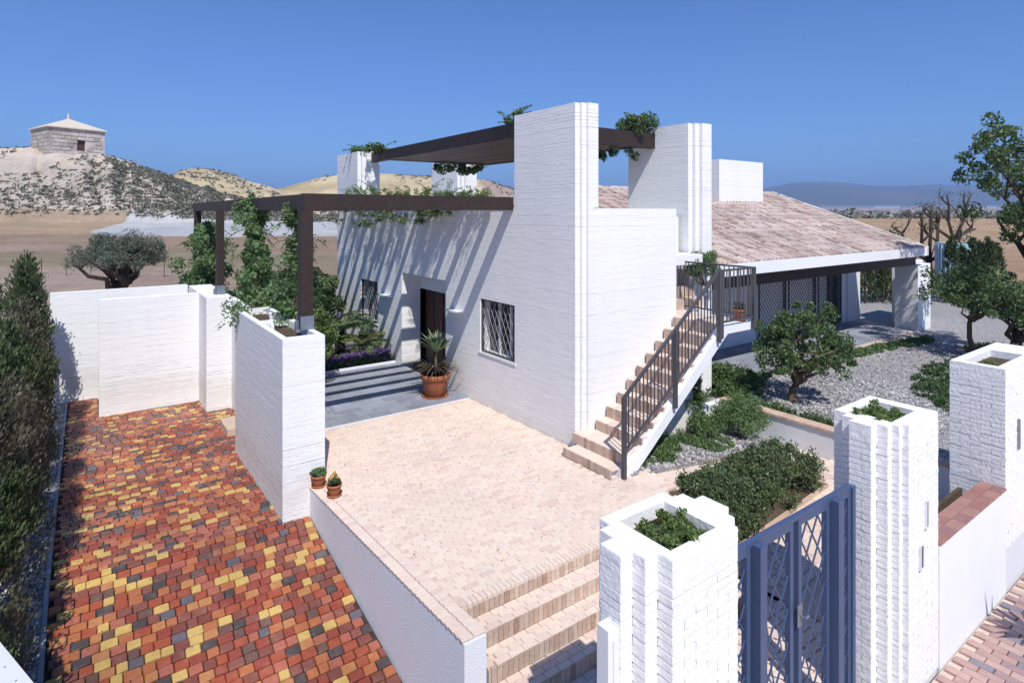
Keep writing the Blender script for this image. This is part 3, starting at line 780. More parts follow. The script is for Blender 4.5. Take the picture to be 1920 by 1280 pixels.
b.add([(EX1+.002, EY-.06, EZ-.24), (EX1+.08, EY-.06, EZ-.24), (EX1+.08, EY-.06, EZ+.075), (EX1+.002, EY-.06, EZ+.075), (EX1+.002, RY, RZ-.2), (EX1+.08, RY, RZ-.2), (EX1+.08, RY, RZ+.10), (EX1+.002, RY, RZ+.10)],
      [(0, 1, 2, 3), (7, 6, 5, 4), (1, 5, 6, 2), (0, 3, 7, 4), (3, 2, 6, 7), (0, 4, 5, 1)])
b.build('fascia', M_FASCIA, roof)
def tilemesh(seed):
    r = random.Random(seed); b = MB(); n = 5; vs = []
    for k, (yy, rr, zz) in enumerate([(0, .56, .10), (1, .44, 0)]):
        for j in range(n+1):
            t = pi*j/n; vs.append((cos(t)*rr*(1+r.uniform(-.05, .05)), yy, sin(t)*rr*.85+zz+r.uniform(-.02, .02)))
    m_ = n+1; fs = [(j+1, j, m_+j, m_+j+1) for j in range(n)]
    fs.append(tuple(range(m_)))
    b.add(vs, fs); return b.mesh('roof_tile', M_TILE)
tl = [tilemesh(i) for i in range(4)]; items = []; ang = math.atan(sl_)
SLn = sqrt((RY-EY)**2+(RZ-EZ)**2); ncol = int((EX1-EX0)/.185); nrow = int(SLn/.36)
for i in range(ncol):
    for j in range(nrow+1):
        s0 = j*SLn/(nrow+1)
        x = EX0+.09+i*(EX1-EX0-.02)/ncol; yy = EY+s0*cos(ang)-.02; zz = EZ-.02+s0*sin(ang)
        for pan in (0, 1):
            if pan: items.append(((x+.0925, yy, zz+.03+R.uniform(-.008, .008)), (ang+R.gauss(0, .02), 0, R.gauss(0, .03)), (.125, .44, .155)))
            else: items.append(((x, yy, zz+.0), (ang, 0, R.gauss(0, .02)), (.17, .42, .045)))
lay(items, 'roof_tile', tl, roof, 300, key=lambda t: t[0][0]+t[0][1]*.7-(100 if t[2][2] > .1 and t[0][0] > 11.9 and t[0][1] < 11 else 0))
items = [((EX0+.2+i*.4, RY, RZ+.0), (0, 0, pi/2), (.24, .44, .17)) for i in range(int((EX1-EX0)/.4))]
for t in items: put('ridge_tile', tl[0], roof, *t)
b = MB(); b.box(17.9, 20.6, 12.5, 14.8, 3.6, 5.95); b.build('chimney_block', M_WALL2, house)
# porch
b = MB(); b.box(EX0+.2, EX1-.05, 8.48, 8.68, 2.28, 2.62); b.box(EX0+.2, 23.2, 10.40, 10.58, 2.25, 3.3); b.build('porch_beam', M_WOOD, house)
b = MB(); b.prism([(23.35, 8.40), (24.45, 8.40), (24.45, 9.12), (23.35, 9.12)], -.2, 2.29); b.build('porch_pier', M_WALL, house)
b = MB(); b.box(11.6, 17.3, 10.75, 11.0, -.1, 3.6); b.box(22.9, 23.32, 10.75, 11.0, -.1, 3.4); b.box(23.32, 24.3, 10.7, 11.6, -.1, 3.3); b.box(17.3, 22.9, 10.95, 11.1, -.1, 3.5)
b.build('porch_wall', M_STUCCO, house)
for (xa, xb) in ((17.4, 19.0), (19.15, 20.95), (21.1, 21.95), (22.0, 22.8)):
    f_ = MB(); t = .04
    f_.box(xa, xa+t, 10.68, 10.72, .05, 2.2).box(xb-t, xb, 10.68, 10.72, .05, 2.2).box(xa+t, xb-t, 10.68, 10.72, .05, .09).box(xa+t, xb-t, 10.68, 10.72, 2.16, 2.2)
    so_ = f_.build('shutter', M_RAIL, house)
    MB().box(xa, xb, 10.80, 10.84, .05, 2.2).build('pane', M_FASCIA if xa < 21.9 else M_GLASS, so_)
    lattice_bars(so_, lambda a, z, off: (a, 10.69+off, z), xa+t, xb-t, .09, 2.16, .16, .19, .016, M_RAIL)
tag(MB().box(24.46, 26.6, 9.4, 9.65, -.3, 2.25).build('garden_wall', M_WALL2), 'short white wall behind the porch pier, dappled by tree shade', 'wall')

# ================================================================== OUTSIDE STAIR
st = thing('outside_staircase', 'white cantilevered outside stair with worn brick risers climbing to terrace', 'staircase', (6.7, 7, 0))
RX = [6.55, 6.82, 7.24, 7.50, 7.77, 8.01, 8.27, 8.53, 8.79, 9.04, 9.30]
RZ_ = [.14, .31, .48, .67, .87, 1.07, 1.27, 1.47, 1.67, 1.87, 2.06]
items_r = []; items_t = []
YR = 6.55
for k, (x, z) in enumerate(zip(RX, RZ_)):
    xn = RX[k+1] if k < 10 else 10.15
    zp = RZ_[k-1] if k else 0
    yl = 7.56 if k > 1 else (7.60, 7.66)[k]
    MB().box(x+.012, xn+.014, YR if k < 1 else 6.47, yl if k > 1 else 7.575, (max(-.1, -.035+.79*(xn+.014-6.98)) if k < 10 else 1.905) if k else -.1, z-.022).build('step', M_FASCIA, st)
    y = YR-.06
    while y < yl-.03:
        items_r.append(((x+.006, y+.037, zp), (0, 0, 0), (.03, .070, z-zp-.002))); y += .0745
    xe = xn if k < 10 else 9.3
    y = YR-.08
    while y < yl-.05:
        if k < 10: items_t.append((((x+xn)/2+.004, y+.06, z-.024), (0, 0, 0), (xn-x-.006, .116, .024)))
        y += .12
lay(items_r, 'brick', ub, st, 300); 
lay(items_t, 'brick', tb, st, 300)
# stringer with diagonal underside and landing slab
prof = [(6.70, -.03)]
pz = -.03
prof = [(6.98, -.05), (6.70, -.03), (6.70, .13)]
prof += [(RX[1]-.06, .13), (RX[2], .36), (RX[10]-.06, 1.99), (9.32, 2.06), (10.17, 2.06), (10.17, 1.90), (9.45, 1.90)]
b = MB(); b.prism_y(prof, 6.42, 6.549); b.build('stringer', M_FASCIA, st)
b = MB(); b.prism_y([(6.98, -.05), (6.92, -.04), (9.36, 1.885), (9.45, 1.90)], 6.55, 7.575); b.build('underside', M_STUCCO, st)
b = MB(); b.box(9.46, 10.17, 6.55, 8.2, 1.90, 2.055); b.box(9.465, 10.88, 7.85, 8.2, 1.92, 2.05); b.build('landing', M_FASCIA, st)
items = []
for i in range(5):
    for j in range(13): items.append(((9.44+.14*i, 6.62+.118*j, 2.04), (0, 0, 0), (.134, .112, .025)))
lay(items, 'brick', bk, st, 80)
for k, (y, z) in enumerate(((7.98, 2.27), (8.22, 2.5))):
    MB().box(9.47, 10.87, y, y+.24+(.6 if k else 0), 1.9, z-.024).build('step', M_FASCIA, st)
    x = 9.47
    its = []
    while x < 10.82: its.append(((x+.04, y+.002, (2.06, 2.27)[k]), (0, 0, 0), (.074, .03, .20 if k == 0 else .225))); its.append(((x+.04, y+.12, z-.024), (0, 0, 0), (.074, .22, .024))); x += .08
    lay(its, 'brick', ub, st, 60)
tag(MB().box(9.462, 9.98, fy_wall, fy_wall+.25, -1.3, 1.9).build('stair_wall', M_WALL2), 'white wall below the outside stair, edged by climber', 'wall')

# railing
rl = thing('stair_railing', 'grey steel railing with thin upright bars along the outside stair', 'railing', (6.72, 6.4, 0))
slp = (3.06-1.25)/(9.14-6.72)
def top(x): return 1.25+(x-6.72)*slp
MB().bar((6.70, 6.38, top(6.70)), (9.16, 6.38, top(9.16)), .045, .045).build('handrail', M_RAIL, rl)
MB().bar((6.70, 6.38, top(6.70)-.84), (9.16, 6.38, top(9.16)-.88), .035, .03).build('bottom_rail', M_RAIL, rl)
for x, zb in ((6.72, .0), (7.93, .86), (9.13, 1.80)):
    MB().box(x-.03, x+.03, 6.345, 6.405, zb, top(x)).build('post', M_RAIL, rl)
k = 0
x = 6.82
while x < 9.08:
    if abs(x-7.93) > .04: MB().box(x-.008, x+.008, 6.372, 6.388, top(x)-.86, top(x)).build('baluster', M_RAIL, rl)
    x += .086
lr = thing('landing_railing', 'grey upright bar railing round the stair landing', 'railing', (10.2, 7, 2))
MB().bar((9.15, 6.38, 3.06), (10.24, 6.38, 3.06), .035).build('handrail', M_RAIL, lr); MB().bar((9.15, 6.38, 2.14), (10.24, 6.38, 2.14), .03).build('bottom_rail', M_RAIL, lr)
MB().bar((10.21, 6.38, 3.06), (10.21, 8.3, 3.06), .035).build('handrail', M_RAIL, lr); MB().bar((10.21, 6.38, 2.14), (10.21, 8.3, 2.14), .03).build('bottom_rail', M_RAIL, lr)
for x, y in ((10.21, 6.38), (10.21, 8.28), (9.2, 6.38)): MB().box(x-.03, x+.03, y-.03, y+.03, 1.92 if x > 9.5 else 1.85, 3.07).build('post', M_RAIL, lr)
for i in range(1, 10): MB().box(9.15+.106*i-.008, 9.15+.106*i+.008, 6.372, 6.388, 2.14, 3.06).build('baluster', M_RAIL, lr)
for i in range(1, 18): MB().box(10.202, 10.218, 6.38+.106*i-.008, 6.38+.106*i+.008, 2.14, 3.06).build('baluster', M_RAIL, lr)

# retaining wall of the garden with brick coping
rw = thing('retaining_wall', 'low blue white garden retaining wall with pale brick coping', 'wall', (11.3, 6, -.6))
b = MB(); b.box(11.32, 11.5, 3.0, 7.8, -1.4, -.02); b.box(9.99, 11.5, 7.8, 7.95, -1.4, -.021); b.build('wall', M_STUCCO, rw)
its = []; y = 3.1
while y < 7.85: its.append(((11.42, y, -.02), (0, 0, R.gauss(0, .006)), (.26, .112, .05))); y += .118
cb = [blockmesh('brick', M_COPPALE, .02, .01, 130+i) for i in range(2)]
lay(its, 'brick', cb, rw, 60)

# ================================================================== PERGOLAS
pg = thing('entrance_pergola', 'low dark timber pergola over the entrance with climbers', 'pergola', (4.9, 14, 0))
Zb0, Zb1 = 4.14, 4.40
MB().box(2.80, XF-.005, 9.52, 9.68, Zb0, Zb1).build('beam', M_WOOD, pg)
MB().box(2.80, 2.96, 9.682, 21.4, Zb0, Zb1-.01).build('beam', M_WOOD, pg)
MB().box(2.962, XF, 20.9, 21.06, Zb0, Zb1-.005).build('beam', M_WOOD, pg)
MB().box(XF-.05, XF-.004, 9.682, 19.5, Zb1-.10, Zb1-.02).build('beam', M_WOOD, pg)
y = 10.27
while y < 20.5: MB().box(2.962, XF-.052, y-.045, y+.045, Zb0+.012, Zb1-.021).build('rafter', M_WOOD, pg); y += .65
for (x, y, wd, zb) in ((2.85, 9.60, .19, 2.24), (2.66, 15.85, .165, 2.11), (2.88, 21.0, .19, 1.0), (4.5, 20.98, .19, -.1)):
    q = MB().box(x-wd/2, x+wd/2, y-wd/2, y+wd/2, zb+.01, Zb0-.001).build('post', M_WOOD, pg)
    b = MB(); e = wd/2+.012
    b.box(x-e, x+e, y-e-.004, y-e+.004, zb, zb+.22).box(x-e, x+e, y+e-.004, y+e+.004, zb, zb+.22).box(x-e-.05, x-e, y-.04, y+.04, zb, zb+.14); b.build('post_shoe', M_SHOE, q)
up = thing('terrace_pergola', 'high dark timber pergola roof spanning between the slab towers', 'pergola', (9, 13, 5.6))
MB().box(7.27, 7.42, 9.0, S(18.0), 5.66, 5.97).build('beam', M_WOOD, up)
MB().box(7.60, 10.895, 9.35, 9.52, 5.60, 5.95).build('beam', M_WOOD, up)
MB().box(10.75, 10.89, 9.522, 17.0, 5.66, 5.95).build('beam', M_WOOD, up)
MB().box(7.43, 10.74, 16.55, 16.70, 5.67, 5.95).build('beam', M_WOOD, up)
x = 7.47; 
while x < 10.62: MB().box(x, x+.12, 9.53, 16.54, 5.68+R.uniform(0, .012), 5.74).build('board', M_BOARD, up); x += .155

# ================================================================== STREET PIERS, WALL, GATE
def pier(label, plan, ztop, hole, brickfaces, zfloor, soilz=.12):
    cx = sum(p[0] for p in plan)/len(plan); cy = sum(p[1] for p in plan)/len(plan)
    t = thing('gate_pier', label, 'pier', (cx, cy, -.8), 'painted brick piers along the street')
    # core: top ring with a planter opening
    n = len(plan); hx0, hx1, hy0, hy1 = hole
    core = MB(); ins = .009
    def inset(p): 
        return (cx+(p[0]-cx)*(1-ins/max(.2, abs(p[0]-cx))) if abs(p[0]-cx) > .05 else p[0], cy+(p[1]-cy)*(1-ins/max(.15, abs(p[1]-cy))) if abs(p[1]-cy) > .05 else p[1])
    ip = [inset(p) for p in plan]
    core.prism(ip, -1.2, ztop-.20)
    core.build('core', M_MORTAR, t)
    # rim: four blocks round the opening, following the plan, built as fans between hole and plan
    rim = MB(); hp = []
    for p in plan: hp.append((min(max(p[0], hx0), hx1), min(max(p[1], hy0), hy1)))
    pts = [Vector((x, y, 0)) for x, y in plan]; 
    vs = [(x, y, ztop) for x, y in plan]+[(x, y, ztop) for x, y in hp]+[(x, y, ztop-.22) for x, y in plan]+[(x, y, ztop-.22) for x, y in hp]
    fs = []
    for i in range(n):
        j = (i+1) % n
        fs += [(i, j, n+j, n+i), (2*n+i, 2*n+j, j, i), (n+i, n+j, 3*n+j, 3*n+i)]
    rim.add(vs, fs)
    # corners of the hole where the plan wraps around
    for (hxc, hyc) in ((hx0, hy0), (hx1, hy0), (hx1, hy1), (hx0, hy1)): pass
    r_ = rim.build('rim', M_PBRICK, t)
    MB().box(hx0-.02, hx1+.02, hy0-.02, hy1+.02, ztop-.3, ztop-.10+0*soilz).build('soil', M_SOIL, t)
    items = []
    for i in range(n):
        p, q = plan[i], plan[(i+1) % n]
        L = sqrt((q[0]-p[0])**2+(q[1]-p[1])**2)
        d = ((q[0]-p[0])/L, (q[1]-p[1])/L); nx_, ny_ = d[1], -d[0]
        if not (nx_ < -.5 or ny_ < -.5): 
            if not brickfaces: continue
        a = atan2(d[1], d[0])
        z = ztop-.060; row = 0
        while z > zfloor:
            s = (-.115 if row % 2 else 0)
            while s < L-.001:
                s0 = max(0, s); s1 = min(L, s+.232)
                if s1-s0 > .02:
                    m_ = (s0+s1)/2; out = -.0135+R.uniform(-.0022, .0022)
                    items.append(((p[0]+d[0]*m_+nx_*out, p[1]+d[1]*m_+ny_*out, z), (R.gauss(0, .02), R.gauss(0, .005), a), (s1-s0-.002, .03, .0565+R.uniform(-.003, .001))))
                s += .235
            z -= .060; row += 1
    pbk = [blockmesh('brick', M_PBRICK, .03, .02, 200+i) for i in range(5)]
    lay(items, 'brick', pbk, t, 300, key=lambda q_: -q_[0][2])
    return t
def ccw(pl):
    a = sum(pl[i][0]*pl[(i+1)%len(pl)][1]-pl[(i+1)%len(pl)][0]*pl[i][1] for i in range(len(pl))); return pl if a > 0 else pl[::-1]
k = .917
A1 = ccw([(3.28*k, 2.66*k), (4.04*k, 2.66*k), (4.04*k, 2.76*k), (4.15*k, 2.76*k), (4.15*k, 2.88*k), (4.25*k, 2.88*k), (4.25*k, 3.13*k), (4.14*k, 3.13*k), (4.14*k, 3.25*k), (4.02*k, 3.25*k), (4.02*k, 3.37*k),
      (3.28*k, 3.37*k), (3.28*k, 3.25*k), (3.16*k, 3.25*k), (3.16*k, 3.11*k), (3.03*k, 3.11*k), (3.03*k, 2.91*k), (3.15*k, 2.91*k), (3.15*k, 2.79*k), (3.28*k, 2.79*k)])
pier('stepped white brick pier nearest the steps, left of the gate', A1, 1.90, (3.37*k, 3.90*k, 2.72*k+.03, 3.25*k), True, -.9)
kk = .915
A2 = ccw([(7.34*kk, 2.73*kk), (8.17*kk, 2.73*kk), (8.17*kk, 3.48*kk), (7.24*kk, 3.48*kk), (7.24*kk, 3.33*kk), (7.12*kk, 3.33*kk), (7.12*kk, 3.2*kk), (7.0*kk, 3.2*kk), (7.0*kk, 2.97*kk), (7.14*kk, 2.97*kk), (7.14*kk, 2.86*kk), (7.25*kk, 2.86*kk), (7.25*kk, 2.79*kk), (7.34*kk, 2.79*kk)])
P2 = pier('stepped white brick pier right of the gate, with two small slots', A2, 1.95, (7.36*kk, 7.98*kk, 2.90*kk, 3.34*kk), True, -.85)
A3 = ccw([(9.69, 2.49), (11.6, 2.49), (11.6, 3.1), (9.69, 3.1)])
pier('plain white brick pier at the far right end of the street wall', A3, 2.06, (9.82, 10.9, 2.60, 2.98), True, -.3)
for x0, x1, z0, z1 in ((7.10, 7.165, .80, 1.10), (6.96, 7.04, .42, .68)):
    f_ = MB(); y0, y1 = 2.473, 2.497; t = .012
    f_.box(x0, x0+t, y0, y1, z0, z1).box(x1-t, x1, y0, y1, z0, z1).box(x0+t, x1-t, y0, y1, z0, z0+t).box(x0+t, x1-t, y0, y1, z1-t, z1)
    o = f_.build('slot_frame', M_TWHITE, P2); MB().box(x0+t, x1-t, 2.482, 2.489, z0+t, z1-t).build('slot_cover', M_RAIL if z0 < .6 else M_SHOE, o)
o = MB().box(10.17, 10.22, 2.462, 2.486, .92, 1.32).build('letter_slot', M_SHOE); tag(o, 'narrow metal letter slot on the front of the far right pier', 'letter slot')

sw = thing('street_wall', 'smooth white street wall with a sloping terracotta coping between two piers', 'wall', (8.6, 2.6, -.8))
MB().box(7.48, 9.685, 2.485, 2.74, -1.2, .50).build('wall', M_FASCIA, sw)
MB().box(11.61, 16, 2.485, 2.74, -1.2, .50).build('wall', M_FASCIA, sw)
ct = [blockmesh('coping_tile', M_COPING, .02, .006, 240+i) for i in range(2)]
its = []
for i in range(9):
    for j in range(2): its.append(((7.48+.1225+.245*i, 2.475+.068+.137*j, .50), (0, 0, R.gauss(0, .004)), (.240, .132, .028)))
lay(its, 'coping_tile', ct, sw, 40)
tag(MB().box(7.49, 9.68, 2.95, 3.0, -1.1, .35).build('planting_backboard', M_SOIL), 'dark soil bank behind the street wall', 'soil bank')

GY = 2.90
gate = thing('street_gate', 'blue grey steel double gate with diamond lattice panels between two piers', 'gate', (5.2, GY, -.8))
def gpost(x0, x1, y0=GY-.07, y1=GY+.03, z=1.30): MB().box(x0, x1, y0, y1, -.83, z).build('post', M_GATE, gate)
gz1 = 1.27
panels = [(3.90, 4.56), (4.70, 5.24), (5.33, 5.90), (6.05, 6.34)]
for x0, x1 in ((4.56, 4.70), (5.90, 6.05)): gpost(x0+.02, x1-.02, GY-.10, GY+.02, 1.29)
gpost(6.34, 6.40, GY-.04, GY+.04, 1.30); gpost(6.41, 6.55, GY-.09, GY+.0, 1.30)
for i, (x0, x1) in enumerate(panels):
    t = .055; f_ = MB()
    f_.box(x0, x0+t, GY-.02, GY+.03, -.78, gz1).box(x1-t, x1, GY-.02, GY+.03, -.78, gz1).box(x0+t, x1-t, GY-.02, GY+.03, gz1-.06, gz1).box(x0+t, x1-t, GY-.02, GY+.03, -.78, -.70)
    pn = f_.build('gate_leaf' if i in (1, 2) else 'fixed_panel', M_GATE, gate)
    lattice_bars(pn, lambda a, z, off: (a, GY+off, z), x0+t, x1-t, -.70, gz1-.06, .20, .30, .014, M_GATE, d=.011)
b = MB(); b.tube([(5.30, GY-.06, .42), (5.30, GY-.10, .42), (5.36, GY-.10, .42)], [.012, .012, .012]); b.box(5.26, 5.34, GY-.05, GY-.045, .32, .52); b.build('handle', M_SHOE, gate)
MB().bar((3.9, GY+.0, 1.295), (6.35, GY+.0, 1.295), .05, .04).build('top_rail', M_GATE, gate)
# white channel post in front of the left pier
b = MB(); x0, y0 = 2.68, 2.68
b.box(x0, x0+.02, y0, y0+.10, -.8, 1.45).box(x0+.02, x0+.11, y0+.08, y0+.10, -.8, 1.45).box(x0+.09, x0+.11, y0, y0+.08, -.8, 1.45).box(x0+.02, x0+.09, y0, y0+.08, -.8, 1.44)
b.box(x0+.04, x0+.07, y0-.012, y0-.001, -.8, 1.38)
tag(b.build('gate_post', M_TWHITE), 'slim white steel channel post standing left of the near pier', 'post')
# white perforated rail at the lower left
p0 = Vector(site(-60, 3.3, 1.78)); p1 = Vector(site(150, 3.3, 1.02))
wr = thing('driveway_gate_rail', 'sloping white steel rail with round holes at the lower left', 'rail', tuple(p1))
MB().bar(p0, p1, .12, .05).build('rail', M_TWHITE, wr)
b = MB()
dr_ = (p1-p0).normalized()
for i in range(9):
    c_ = p0.lerp(p1, .12+i*.1); b.tube([c_+Vector((0, 0, .015)), c_+Vector((0, 0, .0345))], [.008, .008], 8)
b.build('holes', M_DARK, wr)

# ================================================================== STONE HUT ON THE HILL
def hut():
    a = radians(-58)   # turned so one corner faces the house
    base = Vector(site(146, 99, 0)); zb = 13.1; 
    t = thing('stone_hut', 'square stone hut with pyramid tiled roof on the hilltop', 'hut', (base.x, base.y, zb))
    ux = Vector((RT[0], RT[1], 0)); uy = Vector((FW[0], FW[1], 0))
    e1 = (ux*.96+uy*-.0+uy*(-.28)).normalized(); e1 = (ux*cos(radians(14))-uy*sin(radians(14))); e2 = (ux*sin(radians(14))+uy*cos(radians(14)))
    A_ = radians(57); e1 = ux*cos(A_)+uy*sin(A_); e2 = -ux*sin(A_)+uy*cos(A_); W = 8.0; D = 7.4
    c0 = Vector((0, 0, 0))-e1*W*.5-e2*0    # front-left corner
    def P(a_, b_, z): return tuple(Vector((base.x, base.y, zb))+c0+e1*a_+e2*b_+Vector((0, 0, z)))
    m = MB(); 
    def obx(m, a0, a1, b0, b1, z0, z1):
        m.add([P(a0,b0,z0),P(a1,b0,z0),P(a1,b1,z0),P(a0,b1,z0),P(a0,b0,z1),P(a1,b0,z1),P(a1,b1,z1),P(a0,b1,z1)], [(0,3,2,1),(4,5,6,7),(0,1,5,4),(1,2,6,5),(2,3,7,6),(3,0,4,7)])
    H = 5.0; dx0, dx1 = 3.9, 5.1
    obx(m, 0, dx0, 0, .6, -3, H); obx(m, dx1, W, 0, .6, -4, H); obx(m, dx0, dx1, 0, .6, 3.1, H); obx(m, dx0, dx1, 0, .6, -3, 1.3)
    obx(m, 0, .6, .6, D, -3, H); obx(m, W-.6, W, .6, D, -3, H); obx(m, .6, W-.6, D-.6, D, -3, H)
    m.build('wall', HUTM, t)
    q = MB(); obx(q, dx0, dx1, .3, .4, 1.3, 3.1); q.build('door', M_BOARD_DOOR, t)
    r = MB(); o_ = .35; zt = H+1.95
    r.add([P(-o_, -o_, H), P(W+o_, -o_, H), P(W+o_, D+o_, H), P(-o_, D+o_, H), P(W/2, D/2, zt), P(-o_, -o_, H-.18), P(W+o_, -o_, H-.18), P(W+o_, D+o_, H-.18), P(-o_, D+o_, H-.18)],
          [(0, 1, 4), (1, 2, 4), (2, 3, 4), (3, 0, 4), (5, 6, 1, 0), (6, 7, 2, 1), (7, 8, 3, 2), (8, 5, 0, 3), (8, 7, 6, 5)])
    ro = r.build('roof', HUTR, t)
    q = MB(); q.tube([P(W/2, D/2, zt-.1), P(W/2, D/2, zt+.55), P(W/2, D/2, zt+.9)], [.22, .16, .04], 8); q.build('finial', HUTR, ro)
    # courses of stones on the two visible faces, and the eaves band
    items = []
    r2 = random.Random(4); hb = blockmesh('stone', HUTM, .05, .05, 5)
    from mathutils import Euler
    ang1 = atan2(e1.y, e1.x)
    for z in np.arange(-2.5, H-.3, .62):
        s = r2.uniform(0, .5)
        while s < W-.9:
            L = r2.uniform(.8, 1.5)
            if not (s+L > dx0 and s < dx1 and 1. < z+.3 < 3.2):
                p = Vector(P(s+L/2, -.03, z)); items.append((tuple(p), (0, 0, ang1), (min(L, W-s)-.07, .12, .54)))
            s += L
        s = 0
        while s < D-.8:
            L = r2.uniform(.8, 1.4); p = Vector(P(-.03, s+L/2, z)); items.append((tuple(p), (0, 0, ang1+pi/2), (min(L, D-s)-.07, .12, .54))); s += L
    lay(items, 'stone', [hb], t, 250)
HUTM = brickmat('pale_hut_stone', [(0, (.56, .50, .45)), (.35, (.64, .58, .53)), (.7, (.48, .42, .38))], True, .95, .4, .6)
HUTM2 = None
HUTR = simple('pale_hut_roof', (.56, .50, .42), .9, .15, 1.5, .3, 8, .05)
hut()

# field fence behind the walls
ff_ = thing('field_fence', 'thin dark wire fence crossing the sandy field', 'fence', site(200, 34, 0))
pp = [site(p_, 34+.004*abs(p_-300), 0) for p_ in range(-60, 420, 46)]
for x, y, _ in pp:
    d = FW[0]*x+FW[1]*y; z = .1+.0645*(d-30); MB().box(x-.018, x+.018, y-.018, y+.018, z-.3, z+1.0).build('post', M_BARKD, ff_)
for h_ in (.35, .7, 1.02):
    b = MB()
    for a_, c_ in zip(pp[:-1], pp[1:]):
        za = .1+.0645*((FW[0]*a_[0]+FW[1]*a_[1])-30); b.bar((a_[0], a_[1], za+h_), (c_[0], c_[1], za+h_), .006)
    b.build('wire', M_BARKD, ff_)

# ================================================================== VEGETATION
def tree(name, label, cat, base, crown_c, crown_r, nleaf, lsize, lm, bark=M_BARK, trunk_r=.12, nclump=40, fork=.35, clump_r=.35, aspect=.5, group=None, limbs=7, inner=.4, zmin=-.6, flat=.9, wob=.10):
    t = thing(name, label, cat, base, group)
    base = Vector(base); cc = Vector(crown_c)
    b = MB(); f = base.lerp(cc, fork)+Vector((R.uniform(-.05, .05), R.uniform(-.05, .05), 0))
    b.tube([base-Vector((0, 0, .15)), base+Vector((0, 0, .06)), base.lerp(f, .55)+Vector((R.uniform(-.04, .04), R.uniform(-.04, .04), 0)), f], [trunk_r*1.5, trunk_r*1.15, trunk_r*.95, trunk_r*.85], 9)
    C = ell_clumps(tuple(cc), crown_r, nclump, inner, zmin)
    tips = C[rng.permutation(len(C))[:limbs]]
    for p in tips:
        p = Vector(p); pts = limb(b, f, p, trunk_r*.55, trunk_r*.12, wob, 5, 6)
        for _ in range(3):
            s_ = pts[R.randint(2, 4)]; e_ = Vector(C[R.randrange(len(C))])
            if (e_-s_).length < max(crown_r)*.9: limb(b, s_, e_, trunk_r*.2, trunk_r*.05, wob, 3, 4)
    b.build('trunk', bark, t, True)
    P = clump_points(C, rng.uniform(.6, 1.25, len(C))*clump_r, nleaf, flat)
    leaves('crown', P, lsize, lm, t, aspect)
    return t
tree('citrus_tree', 'round citrus tree with forked trunk growing in the gravel garden', 'tree', (12.52, 6.9, -.03), (12.72, 6.74, 1.2), (1.06, 1.06, .98), 10500, .072, L_CIT, M_BARK, .085, 105, .30, .17, inner=.40, limbs=12)
tree('garden_tree', 'small thin stemmed tree beside the porch wall', 'tree', (20.6, 6.0, -.03), (20.6, 6.15, 1.75), (1.25, 1.25, .95), 5600, .09, L_CIT, M_BARK, .07, 75, .55, .24, inner=.3, limbs=10)
tree('garden_tree', 'thick trunked dark tree at the right edge of the garden', 'tree', (20.3, 5.05, -.03), (20.4, 4.9, 1.55), (1.35, 1.35, 1.1), 5600, .09, L_CIT, M_BARKD, .15, 75, .40, .24, inner=.3, limbs=10)
tree('tall_tree', 'tall leafy tree rising above the others at the right edge', 'tree', (22.5, 5.0, -.03), (21.3, 5.05, 5.0), (1.7, 1.7, 1.95), 8500, .12, L_CIT, M_BARKD, .13, 62, .5, .30, inner=.5, zmin=-1, limbs=14)
tree('olive_tree', 'broad grey green olive tree standing behind the white walls', 'tree', site(236, 27, -.35), site(222, 27, 2.35)[:2]+(2.1,), (2.0, 2.0, 1.05), 26000, .11, L_OLI, M_BARKD, .30, 90, .38, .42, aspect=.28, zmin=-.35, limbs=11)
# pollarded bare trees behind the roof
def bare(label, base, ztop, spread, seed, n1=5):
    r = random.Random(seed); t = thing('pollarded_tree', label, 'tree', base, 'pollarded trees behind the roof')
    b = MB(); base = Vector(base); f = base+Vector((r.uniform(-.1, .1), 0, ztop*.36))
    b.tube([base, base.lerp(f, .5)+Vector((.12, 0, 0)), f], [.22, .17, .15], 8)
    tw = []
    for i in range(n1):
        a = (i-(n1-1)/2)/((n1-1)/2)
        e = f+Vector((RT[0]*a*spread, RT[1]*a*spread, 0))+Vector((0, r.uniform(-.5, .5), (ztop*.60)*(1-.3*abs(a))*r.uniform(.85, 1.1)))
        mid = f.lerp(e, .45)+Vector((RT[0]*a*.35, RT[1]*a*.35, -.12))
        k2 = f.lerp(e, .72)+Vector((r.uniform(-.25, .25), 0, r.uniform(-.05, .2)))
        b.tube([f, mid, k2, e], [.10, .08, .065, .045], 7)
        for q0 in (mid, k2):
            e2 = q0+Vector((RT[0], RT[1], 0))*r.uniform(-.9, .9)+Vector((0, r.uniform(-.3, .3), r.uniform(.5, 1.0)))
            m2 = q0.lerp(e2, .5)+Vector((r.uniform(-.15, .15), 0, -.08)); b.tube([q0, m2, e2], [.06, .045, .03], 6)
            for _ in range(5):
                q = m2.lerp(e2, r.uniform(0, 1)); g_ = q+Vector((r.uniform(-.4, .4), r.uniform(-.3, .3), r.uniform(.05, .45))); b.tube([q, q.lerp(g_, .5)+Vector((.04, 0, .04)), g_], [.02, .013, .006], 4); tw.append(g_)
        for _ in range(6):
            q = mid.lerp(e, r.uniform(.2, 1)); g_ = q+Vector((r.uniform(-.5, .5), r.uniform(-.4, .4), r.uniform(.05, .45))); b.tube([q, q.lerp(g_, .5)+Vector((.04, 0, .04)), g_], [.02, .013, .006], 4); tw.append(g_)
    b.build('trunk', M_BARKD, t, True)
    leaves('crown', clump_points([tuple(p) for p in tw], .28, 350, 1), .09, L_SHRUB, t, .6)
bare('bare pollarded tree with spreading limbs just right of the roof end', site(1742, 31, -.1), 4.6, 1.9, 3, 5)
bare('second bare pollarded tree, farther back and leaning right', site(1788, 36, .6), 5.0, 1.7, 9, 4)
